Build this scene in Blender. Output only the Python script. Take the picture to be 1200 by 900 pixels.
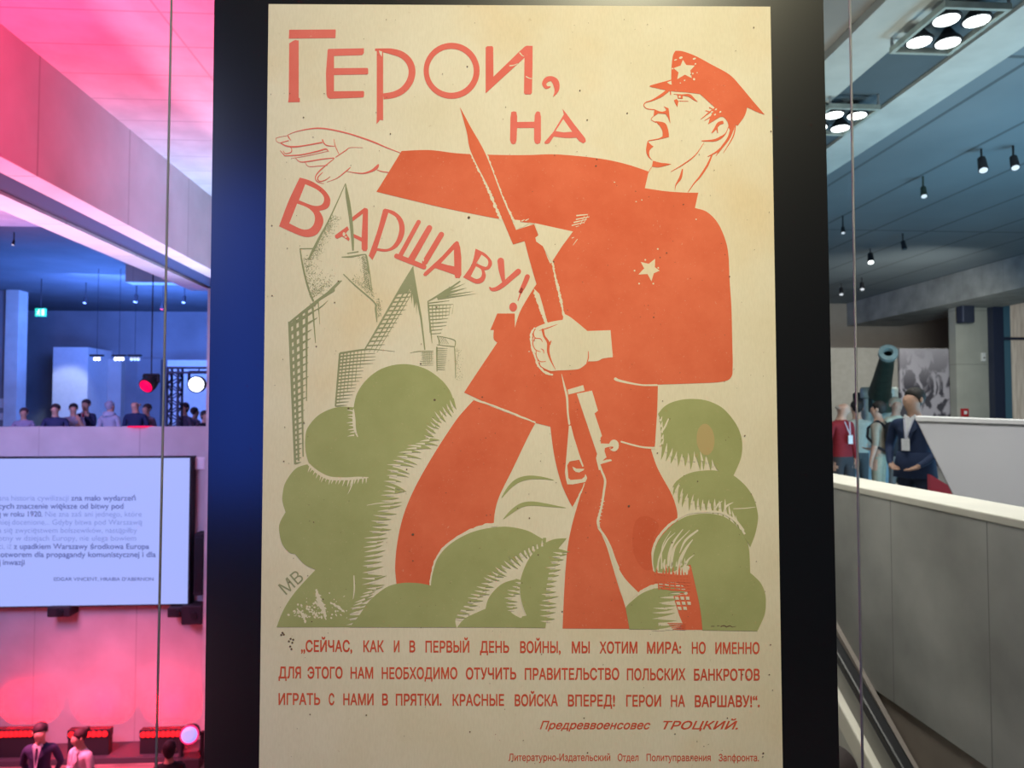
import bpy, bmesh, math, random
from mathutils import Vector, Matrix
random.seed(7)
for o in list(bpy.data.objects):
    bpy.data.objects.remove(o)
S = bpy.context.scene
COL = S.collection
R = math.radians

# ------------------------------------------------------------------ camera
YAW, PITCH, FPX = 3.37, 2.0, 832.0
CAM = Vector((0.0, 0.0, 1.5))
sy, cy, sp, cp = math.sin(R(YAW)), math.cos(R(YAW)), math.sin(R(PITCH)), math.cos(R(PITCH))
FWD = Vector((sy * cp, cy * cp, sp))
RIGHT = Vector((cy, -sy, 0))
UP = RIGHT.cross(FWD)
FH = Vector((sy, cy, 0))
cam_d = bpy.data.cameras.new('camera')
cam_d.sensor_width = 36
cam_d.lens = FPX / 1200 * 36
cam_d.clip_start = 0.05
cam_d.dof.use_dof = True
cam_d.dof.focus_distance = 1.07
cam_d.dof.aperture_fstop = 8.0
cam_o = bpy.data.objects.new('camera', cam_d)
COL.objects.link(cam_o)
m = Matrix.Identity(4)
for i in range(3):
    m[i][0], m[i][1], m[i][2], m[i][3] = RIGHT[i], UP[i], -FWD[i], CAM[i]
cam_o.matrix_world = m
S.camera = cam_o

# ------------------------------------------------------------------ world, exposure
w = bpy.data.worlds.new('world')
S.world = w
w.use_nodes = True
w.node_tree.nodes['Background'].inputs[0].default_value = (0.42, 0.46, 0.62, 1)
w.node_tree.nodes['Background'].inputs[1].default_value = 0.05
S.view_settings.view_transform = 'Standard'
S.view_settings.look = 'None'
S.view_settings.gamma = 1
S.view_settings.exposure = 0
S.view_settings.use_curve_mapping = False
S.cycles.use_denoising = True
S.cycles.max_bounces = 6

# ------------------------------------------------------------------ room lights
def aim(o, target):
    d = Vector(target) - o.location
    o.rotation_euler = d.to_track_quat('-Z', 'Y').to_euler()
def area(name, loc, target, size, power, color, size_y=None, spread=180):
    l = bpy.data.lights.new(name, 'AREA')
    l.energy, l.color, l.size = power, color, size
    l.spread = R(spread)
    if size_y:
        l.shape = 'RECTANGLE'; l.size_y = size_y
    o = bpy.data.objects.new(name, l); o.location = loc; COL.objects.link(o); aim(o, target)
    return o
def spot(name, loc, target, angle, power, color, blend=0.5, radius=0.1):
    l = bpy.data.lights.new(name, 'SPOT')
    l.energy, l.color, l.spot_size, l.spot_blend, l.shadow_soft_size = power, color, R(angle), blend, radius
    o = bpy.data.objects.new(name, l); o.location = loc; COL.objects.link(o); aim(o, target)
    return o
# exhibition light on the poster, unseen blue and pink fills added on the left
area('poster_key_light', (0.65, -1.6, 4.6), (0.22, 1.05, 1.88), 0.5, 8.2, (1.0, 0.925, 0.615), spread=36)
area('blue_sheen_fill', (-1.17, -0.75, 1.78), (-0.40, 1.07, 1.65), 0.42, 4.1, (0.03, 0.13, 1.0), 1.3)  # unseen blue panel added for the sheen on the board's left edge
area('poster_left_fill', (-1.35, 0.15, 2.25), (-0.30, 1.05, 1.75), 0.6, 5.2, (0.62, 0.68, 1.0))  # added fill that tints the poster's left side
area('poster_pink_fill', (-1.5, -0.1, 0.5), (-0.3, 1.05, 1.2), 0.4, 0.5, (1.0, 0.45, 0.62), spread=100)  # added fill for the pink tint low on the poster
# hall: pink wash on the ceiling, blue wash from the far end
area('pink_ceiling_wash', (-3.4, 4.6, 0.4), (-3.6, 5.2, 5.0), 1.6, 270, (1.0, 0.055, 0.20), spread=95)
area('blue_ceiling_wash', (-3.4, 12.4, 0.4), (-3.9, 11.2, 5.0), 1.2, 70, (0.42, 0.58, 1.0), spread=75)
area('beam_face_wash', (-1.2, 9.0, 1.6), (-4.34, 9.6, 4.5), 1.0, 14, (0.62, 0.50, 1.0), spread=60)
area('lilac_hall_wash', (-7.5, 7.0, 2.6), (-8.5, 14.3, 0.6), 2.5, 150, (0.42, 0.40, 1.0), spread=90)
area('pink_beam_wash', (-8.5, 7.6, -1.0), (-5.0, 9.2, 4.4), 1.2, 150, (1.0, 0.50, 0.80), spread=70)
area('gallery_wall_fill', (-9.0, 19.2, 4.5), (-10.0, 26.5, 2.0), 3.0, 720, (0.11, 0.24, 1.0))  # added fill, turns the gallery walls blue in place of haze
area('gallery_ceiling_fill', (-9.0, 20.0, 1.75), (-8.8, 19.9, 5.0), 4.0, 950, (0.09, 0.25, 1.0))  # unseen fill added under the gallery ceiling in place of haze
spot('gallery_panel_spot', (-12.6, 22.8, 4.6), (-14.0, 25.0, 1.3), 40, 260, (0.80, 0.92, 1.0), 0.4, 0.1)
# right-hand room
area('right_room_light', (5.9, 6.6, 4.62), (5.6, 7.2, 0), 1.4, 42, (0.95, 1.0, 0.93))
area('right_back_fill', (9.8, 12.6, 3.5), (9.0, 17.0, 2.0), 1.6, 105, (1.0, 1.0, 0.90), spread=125)  # unseen fill added to lighten the far end of the room
area('counter_fill', (2.9, 1.4, 4.3), (3.0, 3.9, 0.9), 0.8, 22, (1.0, 0.99, 0.97), spread=90)  # fill added to brighten the counter front
area('hall_floor_fill', (-7.6, 10.4, 0.6), (-6.6, 12.0, -5.0), 1.6, 260, (1.0, 0.14, 0.27), spread=75)  # added from above, stands in for the LED red on the floor
area('pink_far_ceiling_fill', (-9.0, 12.0, 0.8), (-9.0, 12.4, 5.0), 1.2, 60, (1.0, 0.35, 0.62), spread=80)  # small extra fill added where the beam wash falls short
area('right_ceiling_fill', (7.5, 6.5, 0.5), (7.5, 8.5, 5.0), 3.0, 250, (0.33, 0.72, 1.0))  # unseen upward fill added to brighten the slate ceiling
area('beam_uplight', (3.6, 5.6, 0.8), (4.1, 6.4, 4.7), 0.8, 16, (0.90, 1.0, 0.90), spread=100)
area('stairwell_light', (0.9, 3.6, 4.6), (1.9, 3.6, 0.4), 0.8, 31, (1.0, 0.97, 0.88), spread=100)

# ------------------------------------------------------------------ helpers
def ray(px, py):
    return FWD + RIGHT * ((px - 600) / FPX) + UP * ((450 - py) / FPX)
def onY(px, py, Y):
    d = ray(px, py); return CAM + d * (Y / d.y)
def onX(px, py, X):
    d = ray(px, py); return CAM + d * (X / d.x)
def onZ(px, py, Z):
    d = ray(px, py); return CAM + d * ((Z - CAM.z) / d.z)
def tag(o, label=None, cat=None, group=None, kind=None):
    if label: o['label'] = label
    if cat: o['category'] = cat
    if group: o['group'] = group
    if kind: o['kind'] = kind
    return o
def empty(name, loc, label=None, cat=None, group=None):
    o = bpy.data.objects.new(name, None)
    o.empty_display_size = 0.1
    o.location = loc
    COL.objects.link(o)
    return tag(o, label, cat, group)
def obj(name, bm, mats, parent=None, smooth=False, kind=None):
    """Link a bmesh given in world coordinates as ONE mesh object."""
    me = bpy.data.meshes.new(name)
    if parent is not None:
        off = Vector(parent.location)
        p = parent.parent
        while p is not None:
            off += Vector(p.location); p = p.parent
    else:
        bm.verts.ensure_lookup_table()
        xs = [v.co.x for v in bm.verts]; ys = [v.co.y for v in bm.verts]; zs = [v.co.z for v in bm.verts]
        off = Vector(((min(xs) + max(xs)) / 2, (min(ys) + max(ys)) / 2, min(zs)))
    bmesh.ops.translate(bm, verts=bm.verts, vec=-off)
    bm.to_mesh(me); bm.free()
    if smooth:
        for p in me.polygons: p.use_smooth = True
    for mt in (mats if isinstance(mats, (list, tuple)) else [mats]):
        me.materials.append(mt)
    o = bpy.data.objects.new(name, me)
    COL.objects.link(o)
    if parent is None: o.location = off
    else: o.parent = parent
    if kind: o['kind'] = kind
    return o
def struct(name, bm, mt, smooth=False):
    return obj(name, bm, mt, None, smooth, 'structure')
def B(): return bmesh.new()
def box(bm, x0, x1, y0, y1, z0, z1, bevel=0.0, mi=0):
    vs = [bm.verts.new((x, y, z)) for z in (z0, z1) for y in (y0, y1) for x in (x0, x1)]
    fs = []
    for f in ((0, 2, 3, 1), (4, 5, 7, 6), (0, 1, 5, 4), (2, 6, 7, 3), (0, 4, 6, 2), (1, 3, 7, 5)):
        fc = bm.faces.new([vs[i] for i in f]); fc.material_index = mi; fs.append(fc)
    if bevel:
        es = list({e for f in fs for e in f.edges})
        r = bmesh.ops.bevel(bm, geom=es, offset=bevel, segments=2, affect='EDGES', profile=0.5)
        for f in r['faces']: f.material_index = mi
    return bm
def obox(bm, c, ax, ay, az, bevel=0.0):
    """Oriented box: centre and three half-axis vectors."""
    c = Vector(c); ax = Vector(ax); ay = Vector(ay); az = Vector(az)
    vs = [bm.verts.new(c + ax * i + ay * j + az * k) for k in (-1, 1) for j in (-1, 1) for i in (-1, 1)]
    fs = [bm.faces.new([vs[i] for i in f]) for f in ((0, 2, 3, 1), (4, 5, 7, 6), (0, 1, 5, 4), (2, 6, 7, 3), (0, 4, 6, 2), (1, 3, 7, 5))]
    if bevel:
        bmesh.ops.bevel(bm, geom=list({e for f in fs for e in f.edges}), offset=bevel, segments=2, affect='EDGES', profile=0.5)
    return bm
def tube(bm, a, b, r0, r1=None, n=12, mi=0):
    a = Vector(a); b = Vector(b); r1 = r0 if r1 is None else r1
    d = (b - a).normalized()
    u = d.orthogonal().normalized(); v = d.cross(u)
    ra = [bm.verts.new(a + (u * math.cos(t) + v * math.sin(t)) * r0) for t in [2 * math.pi * i / n for i in range(n)]]
    rb = [bm.verts.new(b + (u * math.cos(t) + v * math.sin(t)) * r1) for t in [2 * math.pi * i / n for i in range(n)]]
    fs = [bm.faces.new((ra[i], ra[(i + 1) % n], rb[(i + 1) % n], rb[i])) for i in range(n)]
    fs += [bm.faces.new(ra[::-1]), bm.faces.new(rb)]
    for f in fs: f.material_index = mi
    return bm
def lathe(bm, a, d, prof, n=20, mi=0, ends=True):
    """Revolve prof [(s along d, radius)] about the axis a + s*d."""
    a = Vector(a); d = Vector(d).normalized()
    u = d.orthogonal().normalized(); v = d.cross(u)
    rings = []
    for s, r in prof:
        rings.append([bm.verts.new(a + d * s + (u * math.cos(t) + v * math.sin(t)) * max(r, 1e-4)) for t in [2 * math.pi * i / n for i in range(n)]])
    for k in range(len(rings) - 1):
        for i in range(n):
            bm.faces.new((rings[k][i], rings[k][(i + 1) % n], rings[k + 1][(i + 1) % n], rings[k + 1][i])).material_index = mi
    if ends:
        bm.faces.new(rings[0][::-1]).material_index = mi
        bm.faces.new(rings[-1]).material_index = mi
    return bm
def prism(bm, pts, vec, mi=0):
    vec = Vector(vec)
    a = [bm.verts.new(Vector(p)) for p in pts]; b = [bm.verts.new(Vector(p) + vec) for p in pts]
    n = len(a)
    fs = [bm.faces.new(a[::-1]), bm.faces.new(b)] + [bm.faces.new((a[i], a[(i + 1) % n], b[(i + 1) % n], b[i])) for i in range(n)]
    for f in fs: f.material_index = mi
    bmesh.ops.recalc_face_normals(bm, faces=fs)
    return bm
def ball(bm, c, r, seg=14, rings=9, mi=0):
    r = Vector(r) if hasattr(r, '__len__') else Vector((r, r, r))
    ret = bmesh.ops.create_uvsphere(bm, u_segments=seg, v_segments=rings, radius=1.0)
    for v in ret['verts']:
        v.co = Vector((v.co.x * r.x, v.co.y * r.y, v.co.z * r.z)) + Vector(c)
    for f in {f for v in ret['verts'] for f in v.link_faces}: f.material_index = mi
    return bm

# ------------------------------------------------------------------ materials
def mat(name, col, rough=0.6, metal=0.0, spec=0.5, emis=None, emis_s=1.0, noise=0.0, nscale=8.0, bump=0.0, stretch=(1, 1, 1)):
    mt = bpy.data.materials.new(name); mt.use_nodes = True
    nt = mt.node_tree; b = nt.nodes['Principled BSDF']
    b.inputs['Base Color'].default_value = (*col, 1)
    b.inputs['Roughness'].default_value = rough
    b.inputs['Metallic'].default_value = metal
    b.inputs['Specular IOR Level'].default_value = spec
    if emis:
        b.inputs['Emission Color'].default_value = (*emis, 1)
        b.inputs['Emission Strength'].default_value = emis_s
    if noise or bump:
        tc = nt.nodes.new('ShaderNodeTexCoord'); mp = nt.nodes.new('ShaderNodeMapping')
        mp.inputs['Scale'].default_value = stretch
        nt.links.new(tc.outputs['Object'], mp.inputs[0])
        nz = nt.nodes.new('ShaderNodeTexNoise'); nz.inputs['Scale'].default_value = nscale; nz.inputs['Detail'].default_value = 6
        nt.links.new(mp.outputs[0], nz.inputs['Vector'])
        if noise:
            rp = nt.nodes.new('ShaderNodeValToRGB')
            lo = [max(0, c * (1 - noise)) for c in col]; hi = [min(1, c * (1 + noise)) for c in col]
            rp.color_ramp.elements[0].color = (*lo, 1); rp.color_ramp.elements[0].position = 0.3
            rp.color_ramp.elements[1].color = (*hi, 1); rp.color_ramp.elements[1].position = 0.7
            nt.links.new(nz.outputs[0], rp.inputs[0]); nt.links.new(rp.outputs[0], b.inputs['Base Color'])
        if bump:
            bp = nt.nodes.new('ShaderNodeBump'); bp.inputs['Strength'].default_value = bump; bp.inputs['Distance'].default_value = 0.01
            nt.links.new(nz.outputs[0], bp.inputs['Height']); nt.links.new(bp.outputs[0], b.inputs['Normal'])
    return mt
def seamed(name, col, axis, step, width=0.012, offset=0.0, noise=0.18, nscale=1.6, rough=0.75, dark=0.45, axis2=None, step2=1.0):
    """Concrete or panel surface with thin seams every `step` metres along a world axis."""
    mt = mat(name, col, rough, noise=noise, nscale=nscale, bump=0.15)
    nt = mt.node_tree; b = nt.nodes['Principled BSDF']
    geo = nt.nodes.new('ShaderNodeNewGeometry'); sep = nt.nodes.new('ShaderNodeSeparateXYZ')
    nt.links.new(geo.outputs['Position'], sep.inputs[0])
    src = b.inputs['Base Color'].links[0].from_socket
    for ax, st in ((axis, step), (axis2, step2)):
        if ax is None: continue
        ad = nt.nodes.new('ShaderNodeMath'); ad.operation = 'ADD'; ad.inputs[1].default_value = offset + 100 * st
        md = nt.nodes.new('ShaderNodeMath'); md.operation = 'MODULO'; md.inputs[1].default_value = st
        lt = nt.nodes.new('ShaderNodeMath'); lt.operation = 'LESS_THAN'; lt.inputs[1].default_value = width
        mx = nt.nodes.new('ShaderNodeMix'); mx.data_type = 'RGBA'
        nt.links.new(sep.outputs[ax], ad.inputs[0]); nt.links.new(ad.outputs[0], md.inputs[0]); nt.links.new(md.outputs[0], lt.inputs[0])
        nt.links.new(lt.outputs[0], mx.inputs['Factor']); nt.links.new(src, mx.inputs['A'])
        mx.inputs['B'].default_value = (*[c * dark for c in col], 1)
        src = mx.outputs['Result']
    nt.links.new(src, b.inputs['Base Color'])
    return mt
M = {
 'conc_ceiling': seamed('board_marked_concrete', (0.62, 0.60, 0.57), 0, 2.4, 0.02, 0.4, axis2=1, step2=0.62, noise=0.12, nscale=2.5, dark=0.72),
 'conc_wall': seamed('fair_faced_concrete', (0.56, 0.54, 0.52), 0, 1.9, 0.02, 0.75, noise=0.12, nscale=1.2, dark=0.75),
 'conc_beam': seamed('beam_concrete', (0.56, 0.54, 0.53), 1, 1.9, 0.025, 0.3, noise=0.1, nscale=1.5, dark=0.7),
 'conc_par': seamed('parapet_concrete', (0.38, 0.385, 0.36), 1, 0.63, 0.006, 0.51, noise=0.24, nscale=2.3, dark=0.62),
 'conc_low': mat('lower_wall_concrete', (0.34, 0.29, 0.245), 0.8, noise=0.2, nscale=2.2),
 'conc_light': mat('pale_concrete', (0.60, 0.60, 0.56), 0.75, noise=0.12, nscale=2.0),
 'conc_dull': mat('dull_concrete', (0.36, 0.32, 0.29), 0.8, noise=0.12, nscale=1.2),
 'cap': mat('parapet_cap_stone', (0.74, 0.72, 0.62), 0.55, noise=0.06, nscale=5),
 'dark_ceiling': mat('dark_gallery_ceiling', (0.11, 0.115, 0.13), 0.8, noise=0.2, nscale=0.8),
 'blue_panel': seamed('slate_ceiling_panels', (0.20, 0.24, 0.265), 0, 1.05, 0.05, 0.12, noise=0.12, nscale=0.5, rough=0.6, dark=0.5, axis2=1, step2=6.2),
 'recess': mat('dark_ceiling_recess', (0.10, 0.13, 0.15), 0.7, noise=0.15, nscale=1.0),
 'slot_shade': mat('slot_shade_between_beams', (0.035, 0.04, 0.075), 0.6),  # shade of the slot between the beams, put into the colour
 'recess_dark': mat('dark_stage_plinth', (0.06, 0.055, 0.07), 0.7),
 'dark_wall': mat('dark_gallery_wall', (0.26, 0.27, 0.30), 0.8, noise=0.2, nscale=0.7),
 'white_wall': mat('white_gallery_wall', (0.78, 0.79, 0.80), 0.7, noise=0.04),
 'beige_wall': mat('beige_exhibition_wall', (0.27, 0.25, 0.225), 0.8, noise=0.08),
 'floor': mat('grey_stone_floor', (0.30, 0.30, 0.29), 0.45, noise=0.15, nscale=3),
 'hall_floor': mat('reddish_wood_floor', (0.33, 0.21, 0.19), 0.4, noise=0.45, nscale=1.6, stretch=(1, 4, 1)),
 'black': mat('black_satin', (0.012, 0.013, 0.016), 0.45),
 'black_matte': mat('black_matte', (0.015, 0.015, 0.02), 0.7),
 'board': mat('black_display_board', (0.003, 0.0035, 0.005), 0.25, spec=0.9, noise=0.25, nscale=900),
 'steel': mat('braided_steel', (0.50, 0.51, 0.53), 0.45, 0.35, bump=0.6, nscale=900),
 'truss': mat('truss_metal', (0.05, 0.06, 0.10), 0.5, 0.4),
 'pale': mat('pale_paint', (0.80, 0.80, 0.79), 0.55, noise=0.03),
 'screen': mat('lit_display', (0.02, 0.02, 0.02), 0.5, emis=(0.385, 0.47, 1.0), emis_s=0.98),
 'screen_bold': mat('display_dark_text', (0.02, 0.02, 0.02), 0.5, emis=(0.075, 0.10, 0.34), emis_s=1.0),
 'screen_light': mat('display_pale_text', (0.02, 0.02, 0.02), 0.5, emis=(0.20, 0.25, 0.66), emis_s=1.0),
 'red_glow': mat('red_led', (0.3, 0, 0), 0.4, emis=(1.0, 0.01, 0.015), emis_s=2.2),
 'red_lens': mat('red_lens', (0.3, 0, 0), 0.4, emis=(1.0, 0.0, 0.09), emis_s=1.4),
 'white_lens': mat('white_lens', (0.8, 0.8, 0.8), 0.4, emis=(0.92, 1.0, 0.98), emis_s=5),
 'lilac_lens': mat('lilac_lens', (0.3, 0.3, 0.5), 0.3, emis=(0.22, 0.36, 0.98), emis_s=1.0),
 'pink_rim': mat('pink_rim', (0.3, 0, 0), 0.4, emis=(1.0, 0.03, 0.2), emis_s=1.2),
 'warm_lamp': mat('warm_lamp', (0.9, 0.9, 0.8), 0.4, emis=(1.0, 0.94, 0.80), emis_s=3),
 'dim_lamp': mat('dim_lamp', (0.6, 0.6, 0.6), 0.4, emis=(0.62, 0.66, 0.72), emis_s=0.8),
 'blue_lamp': mat('bluish_lamp', (0.6, 0.6, 0.8), 0.4, emis=(0.45, 0.55, 1.0), emis_s=0.9),
 'exit': mat('green_exit_light', (0.05, 0.4, 0.2), 0.4, emis=(0.02, 0.72, 0.42), emis_s=1.0),
 'exit_white': mat('exit_pictogram', (0.8, 0.8, 0.8), 0.4, emis=(0.75, 1.0, 0.95), emis_s=1.1),
 'gun_green': mat('artillery_green', (0.06, 0.085, 0.065), 0.45, 0.3, noise=0.2),
 'gun_pale': mat('weathered_pale_metal', (0.50, 0.55, 0.50), 0.5, 0.2, noise=0.2),
 'frame_blue': mat('dark_window_frame', (0.030, 0.038, 0.075), 0.4),
 'frame_teal': mat('teal_window_reveal', (0.10, 0.22, 0.30), 0.4),
 'glass': mat('window_glass', (0.60, 0.57, 0.52), 0.05, emis=(0.55, 0.42, 0.30), emis_s=0.22, noise=0.35, nscale=2.4, stretch=(6, 1, 0.5), spec=0.5),
 'red_plastic': mat('red_plastic', (0.5, 0.02, 0.03), 0.4),
 'counter': mat('white_counter', (0.74, 0.745, 0.76), 0.5, noise=0.03, nscale=1.5),
 'crate_red': mat('red_folder', (0.45, 0.05, 0.08), 0.6),
 'plinth': mat('pale_blue_plinth', (0.42, 0.60, 0.70), 0.5),
}

_c = M['board'].node_tree.nodes['Principled BSDF']
_c.inputs['Coat Weight'].default_value = 1.0; _c.inputs['Coat Roughness'].default_value = 0.22

# ================================================================== SETTING
# poster plane: upright, square to the camera's heading
PD = 1.05
PN = -FH
P0 = CAM + FH * PD
def pp(px, py, off=0.0):
    d = ray(px, py)
    return CAM + d * ((P0 - CAM).dot(FH) / d.dot(FH)) + PN * off

HALL_Z, CEIL_Z, WALL_Y = -5.0, 5.06, 14.3
struct('floor', box(B(), -3.0, 2.0, -3.0, 1.6, -0.30, 0.0), M['floor'])
struct('floor_hall', box(B(), -26, 0.4, -2.0, WALL_Y, HALL_Z - 0.2, HALL_Z), M['hall_floor'])
struct('ceiling', box(B(), -26, 2.0, -4.0, WALL_Y, CEIL_Z, CEIL_Z + 0.3), M['conc_ceiling'])
# far wall of the hall: gallery front with its parapet
PAR_Z = onY(120, 500, WALL_Y).z
struct('wall_hall_back', box(B(), -26, 0.4, WALL_Y, WALL_Y + 0.25, HALL_Z, PAR_Z), M['conc_wall'])
cx = onY(241.2, 500, 13.95).x
struct('trim_column', box(B(), cx, cx + 0.9, 13.95, WALL_Y - 0.002, HALL_Z, 3.83), M['conc_light'])
struct('wall_hall_right', box(B(), cx + 0.9, 0.4, WALL_Y - 0.3, WALL_Y - 0.002, HALL_Z, CEIL_Z), M['conc_wall'])
struct('trim_stage_plinth', box(B(), -26, cx, 13.64, WALL_Y, HALL_Z, -4.89, 0.01), M['recess_dark'])
# the concrete beams over the hall, a dark strip between them with the slot's shade in its colour
for n, (x0, x1, z0, mm) in enumerate(((-4.63, -4.34, 3.83, 'conc_beam'), (-5.5, -5.1, 3.83, 'conc_beam'), (-5.1, -4.63, 3.87, 'slot_shade'))):
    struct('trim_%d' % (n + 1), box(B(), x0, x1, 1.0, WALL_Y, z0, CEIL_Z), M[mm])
# gallery behind the parapet
struct('floor_gallery', box(B(), -26, 0.4, WALL_Y + 0.25, 27, -0.3, 0.0), M['floor'])
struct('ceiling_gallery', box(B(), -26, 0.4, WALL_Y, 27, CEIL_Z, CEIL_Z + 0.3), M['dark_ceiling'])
struct('wall_gallery_back', box(B(), -26, 0.4, 26.6, 26.9, 0, CEIL_Z), M['dark_wall'])
a = onY(147, 320, 18).x; b_ = onY(250, 320, 18).x
struct('trim_4', box(B(), a, b_, 18, 18.4, onY(200, 331, 18).z, CEIL_Z), M['conc_wall'])
a = onY(62, 430, 25.0); b_ = onY(103, 430, 25.0)
struct('wall_gallery_panel', box(B(), a.x, b_.x, 25.0, 26.6, 0, 3.6), M['white_wall'])
a = onY(196, 430, 25.4); b_ = onY(262, 430, 25.4)
struct('wall_gallery_bay', box(B(), a.x, b_.x, 25.4, 26.6, 0, 3.2), M['white_wall'])
a = onY(5, 430, 22.0); b_ = onY(20, 430, 22.0)
struct('trim_gallery_column', box(B(), a.x, b_.x, 22.0, 22.45, 0, CEIL_Z), M['conc_light'])
for k, (p0, p1) in enumerate(((105, 118), (126, 142), (160, 188))):
    a = onY(p0, 440, 26.3); b_ = onY(p1, 440, 26.3)
    struct('trim_gallery_panel' if k == 0 else 'trim_gallery_panel_%d' % (k + 1), box(B(), a.x, b_.x, 26.3, 26.6, 0, 3.3), M['dark_wall' if k != 1 else 'conc_wall'])

struct('wall_light_block', box(B(), 0.40, 0.55, 1.6, 14.3, HALL_Z, CEIL_Z), M['conc_wall'])  # unseen wall added to keep the hall's pink light off the stairs
# ---- right-hand side: stairwell parapet, stairs, upper floor
PX0, PX1, PZ = 1.99, 2.25, 1.1
struct('wall_parapet', box(B(), PX0, PX1, 1.0, 14.0, 0.12, PZ - 0.035), M['conc_par'])
struct('trim_parapet_cap', box(B(), PX0 - 0.004, PX1 + 0.004, 1.0, 14.0, PZ - 0.035, PZ, 0.006), M['cap'])
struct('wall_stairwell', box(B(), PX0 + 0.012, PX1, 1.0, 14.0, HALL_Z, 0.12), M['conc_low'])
struct('floor_right', box(B(), PX1, 16.0, 1.0, 24.0, -0.3, 0.0), M['floor'])
struct('floor_landing', box(B(), 0.55, PX0 + 0.012, 5.0, 14.0, -0.3, 0.0), M['floor'])
# stairs coming down towards the camera
bm = B()
run, rise = 0.29, 0.167
k = 0
while -rise * (k + 1) > HALL_Z:
    z1 = -rise * (k + 1)
    box(bm, 0.62, 1.72, 5.0 - run * (k + 1), 5.0 - run * k, z1 - 0.32, z1)
    k += 1
struct('floor_stairs', bm, M['conc_dull'])
def stair_z(y):
    return -rise * (int((5.0 - y) / run) + 1)
SD = Vector((0, -run, -rise)).normalized()
SN = Vector((0, -rise, run)).normalized()
bm = B()                                       # stringer along the wall
q0 = onX(988, 742, PX0); q1 = onX(1075, 897, PX0)
sl = (q1 - q0).normalized()
sN = Vector((0, -sl.z, sl.y)); sN = sN if sN.z > 0 else -sN
obox(bm, (q0 + sl * 1.0 - sN * 0.25) + Vector((-0.012, 0, 0)), (0.012, 0, 0), sl * 2.6, sN * 0.25)
struct('baseboard_stair', bm, M['conc_dull'])
# ceiling of the right-hand room and its long concrete beams
struct('ceiling_middle', box(B(), 2.0, 3.25, -2, 24, 4.78, 5.08), M['conc_dull'])
struct('trim_beam_1', box(B(), 3.25, 3.74, -2, 24, 4.70, 5.05), M['conc_light'])
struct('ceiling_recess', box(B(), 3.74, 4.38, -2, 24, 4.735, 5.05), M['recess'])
struct('trim_beam_2', box(B(), 4.38, 4.88, -2, 24, 4.70, 5.05), M['conc_light'])
struct('ceiling_right', box(B(), 4.88, 16.0, -2, 24, 4.72, 5.0), M['blue_panel'])
struct('wall_bulkhead', box(B(), 11.5, 13.2, -2, 24, 4.03, 4.72), M['conc_par'])
struct('wall_right', box(B(), 16.0, 16.3, 1, 24, 0, 4.72), M['conc_dull'])
struct('wall_back', box(B(), 0.55, 16.0, 21.0, 21.3, 0, 4.72), M['conc_dull'])
# exhibition wall and pier at the back
a = onY(960, 407, 17.3); b_ = onY(1054, 407, 17.3); c_ = onY(1122, 407, 17.3)
struct('wall_exhibition', box(B(), a.x, c_.x + 0.3, 17.4, 17.6, 0, a.z), M['beige_wall'])
mur = mat('faded_photo_mural', (0.36, 0.34, 0.37), 0.7)
nt = mur.node_tree
tc = nt.nodes.new('ShaderNodeTexCoord'); mp = nt.nodes.new('ShaderNodeMapping'); mp.inputs['Scale'].default_value = (2.2, 1, 1.25)
mp.inputs['Rotation'].default_value = (0, 0.5, 0)
nz = nt.nodes.new('ShaderNodeTexNoise'); nz.inputs['Scale'].default_value = 1.7; nz.inputs['Detail'].default_value = 4; nz.inputs['Distortion'].default_value = 0.6
rp = nt.nodes.new('ShaderNodeValToRGB'); rp.color_ramp.elements[0].color = (0.05, 0.045, 0.06, 1); rp.color_ramp.elements[0].position = 0.46
rp.color_ramp.elements[1].color = (0.40, 0.37, 0.42, 1); rp.color_ramp.elements[1].position = 0.53
nt.links.new(tc.outputs['Object'], mp.inputs[0]); nt.links.new(mp.outputs[0], nz.inputs['Vector']); nt.links.new(nz.outputs[0], rp.inputs[0])
sx = nt.nodes.new('ShaderNodeSeparateXYZ'); nt.links.new(tc.outputs['Object'], sx.inputs[0])
ml = nt.nodes.new('ShaderNodeMath'); ml.operation = 'MULTIPLY_ADD'; ml.inputs[1].default_value = -1.0; ml.inputs[2].default_value = 3.05
mx = nt.nodes.new('ShaderNodeMix'); mx.data_type = 'RGBA'; mx.inputs['A'].default_value = (0.38, 0.35, 0.39, 1); mx.clamp_factor = True
nt.links.new(sx.outputs[2], ml.inputs[0]); nt.links.new(ml.outputs[0], mx.inputs['Factor']); nt.links.new(rp.outputs[0], mx.inputs['B'])
nt.links.new(mx.outputs['Result'], nt.nodes['Principled BSDF'].inputs['Base Color'])
o = obj('photo_mural', box(B(), b_.x, c_.x, 17.30, 17.37, 0.0, a.z - 0.02), mur)
tag(o, 'large faded black and white photo mural on the exhibition wall right of the gun', 'mural')
a = onY(1120, 400, 17.0); b_ = onY(1163, 400, 17.0)
struct('wall_pier', box(B(), a.x, b_.x, 17.0, 17.25, 0, 4.72), seamed('pier_concrete', (0.40, 0.40, 0.355), 2, 1.35, 0.02, 0.1, noise=0.12, nscale=1.5, dark=0.7))
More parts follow.
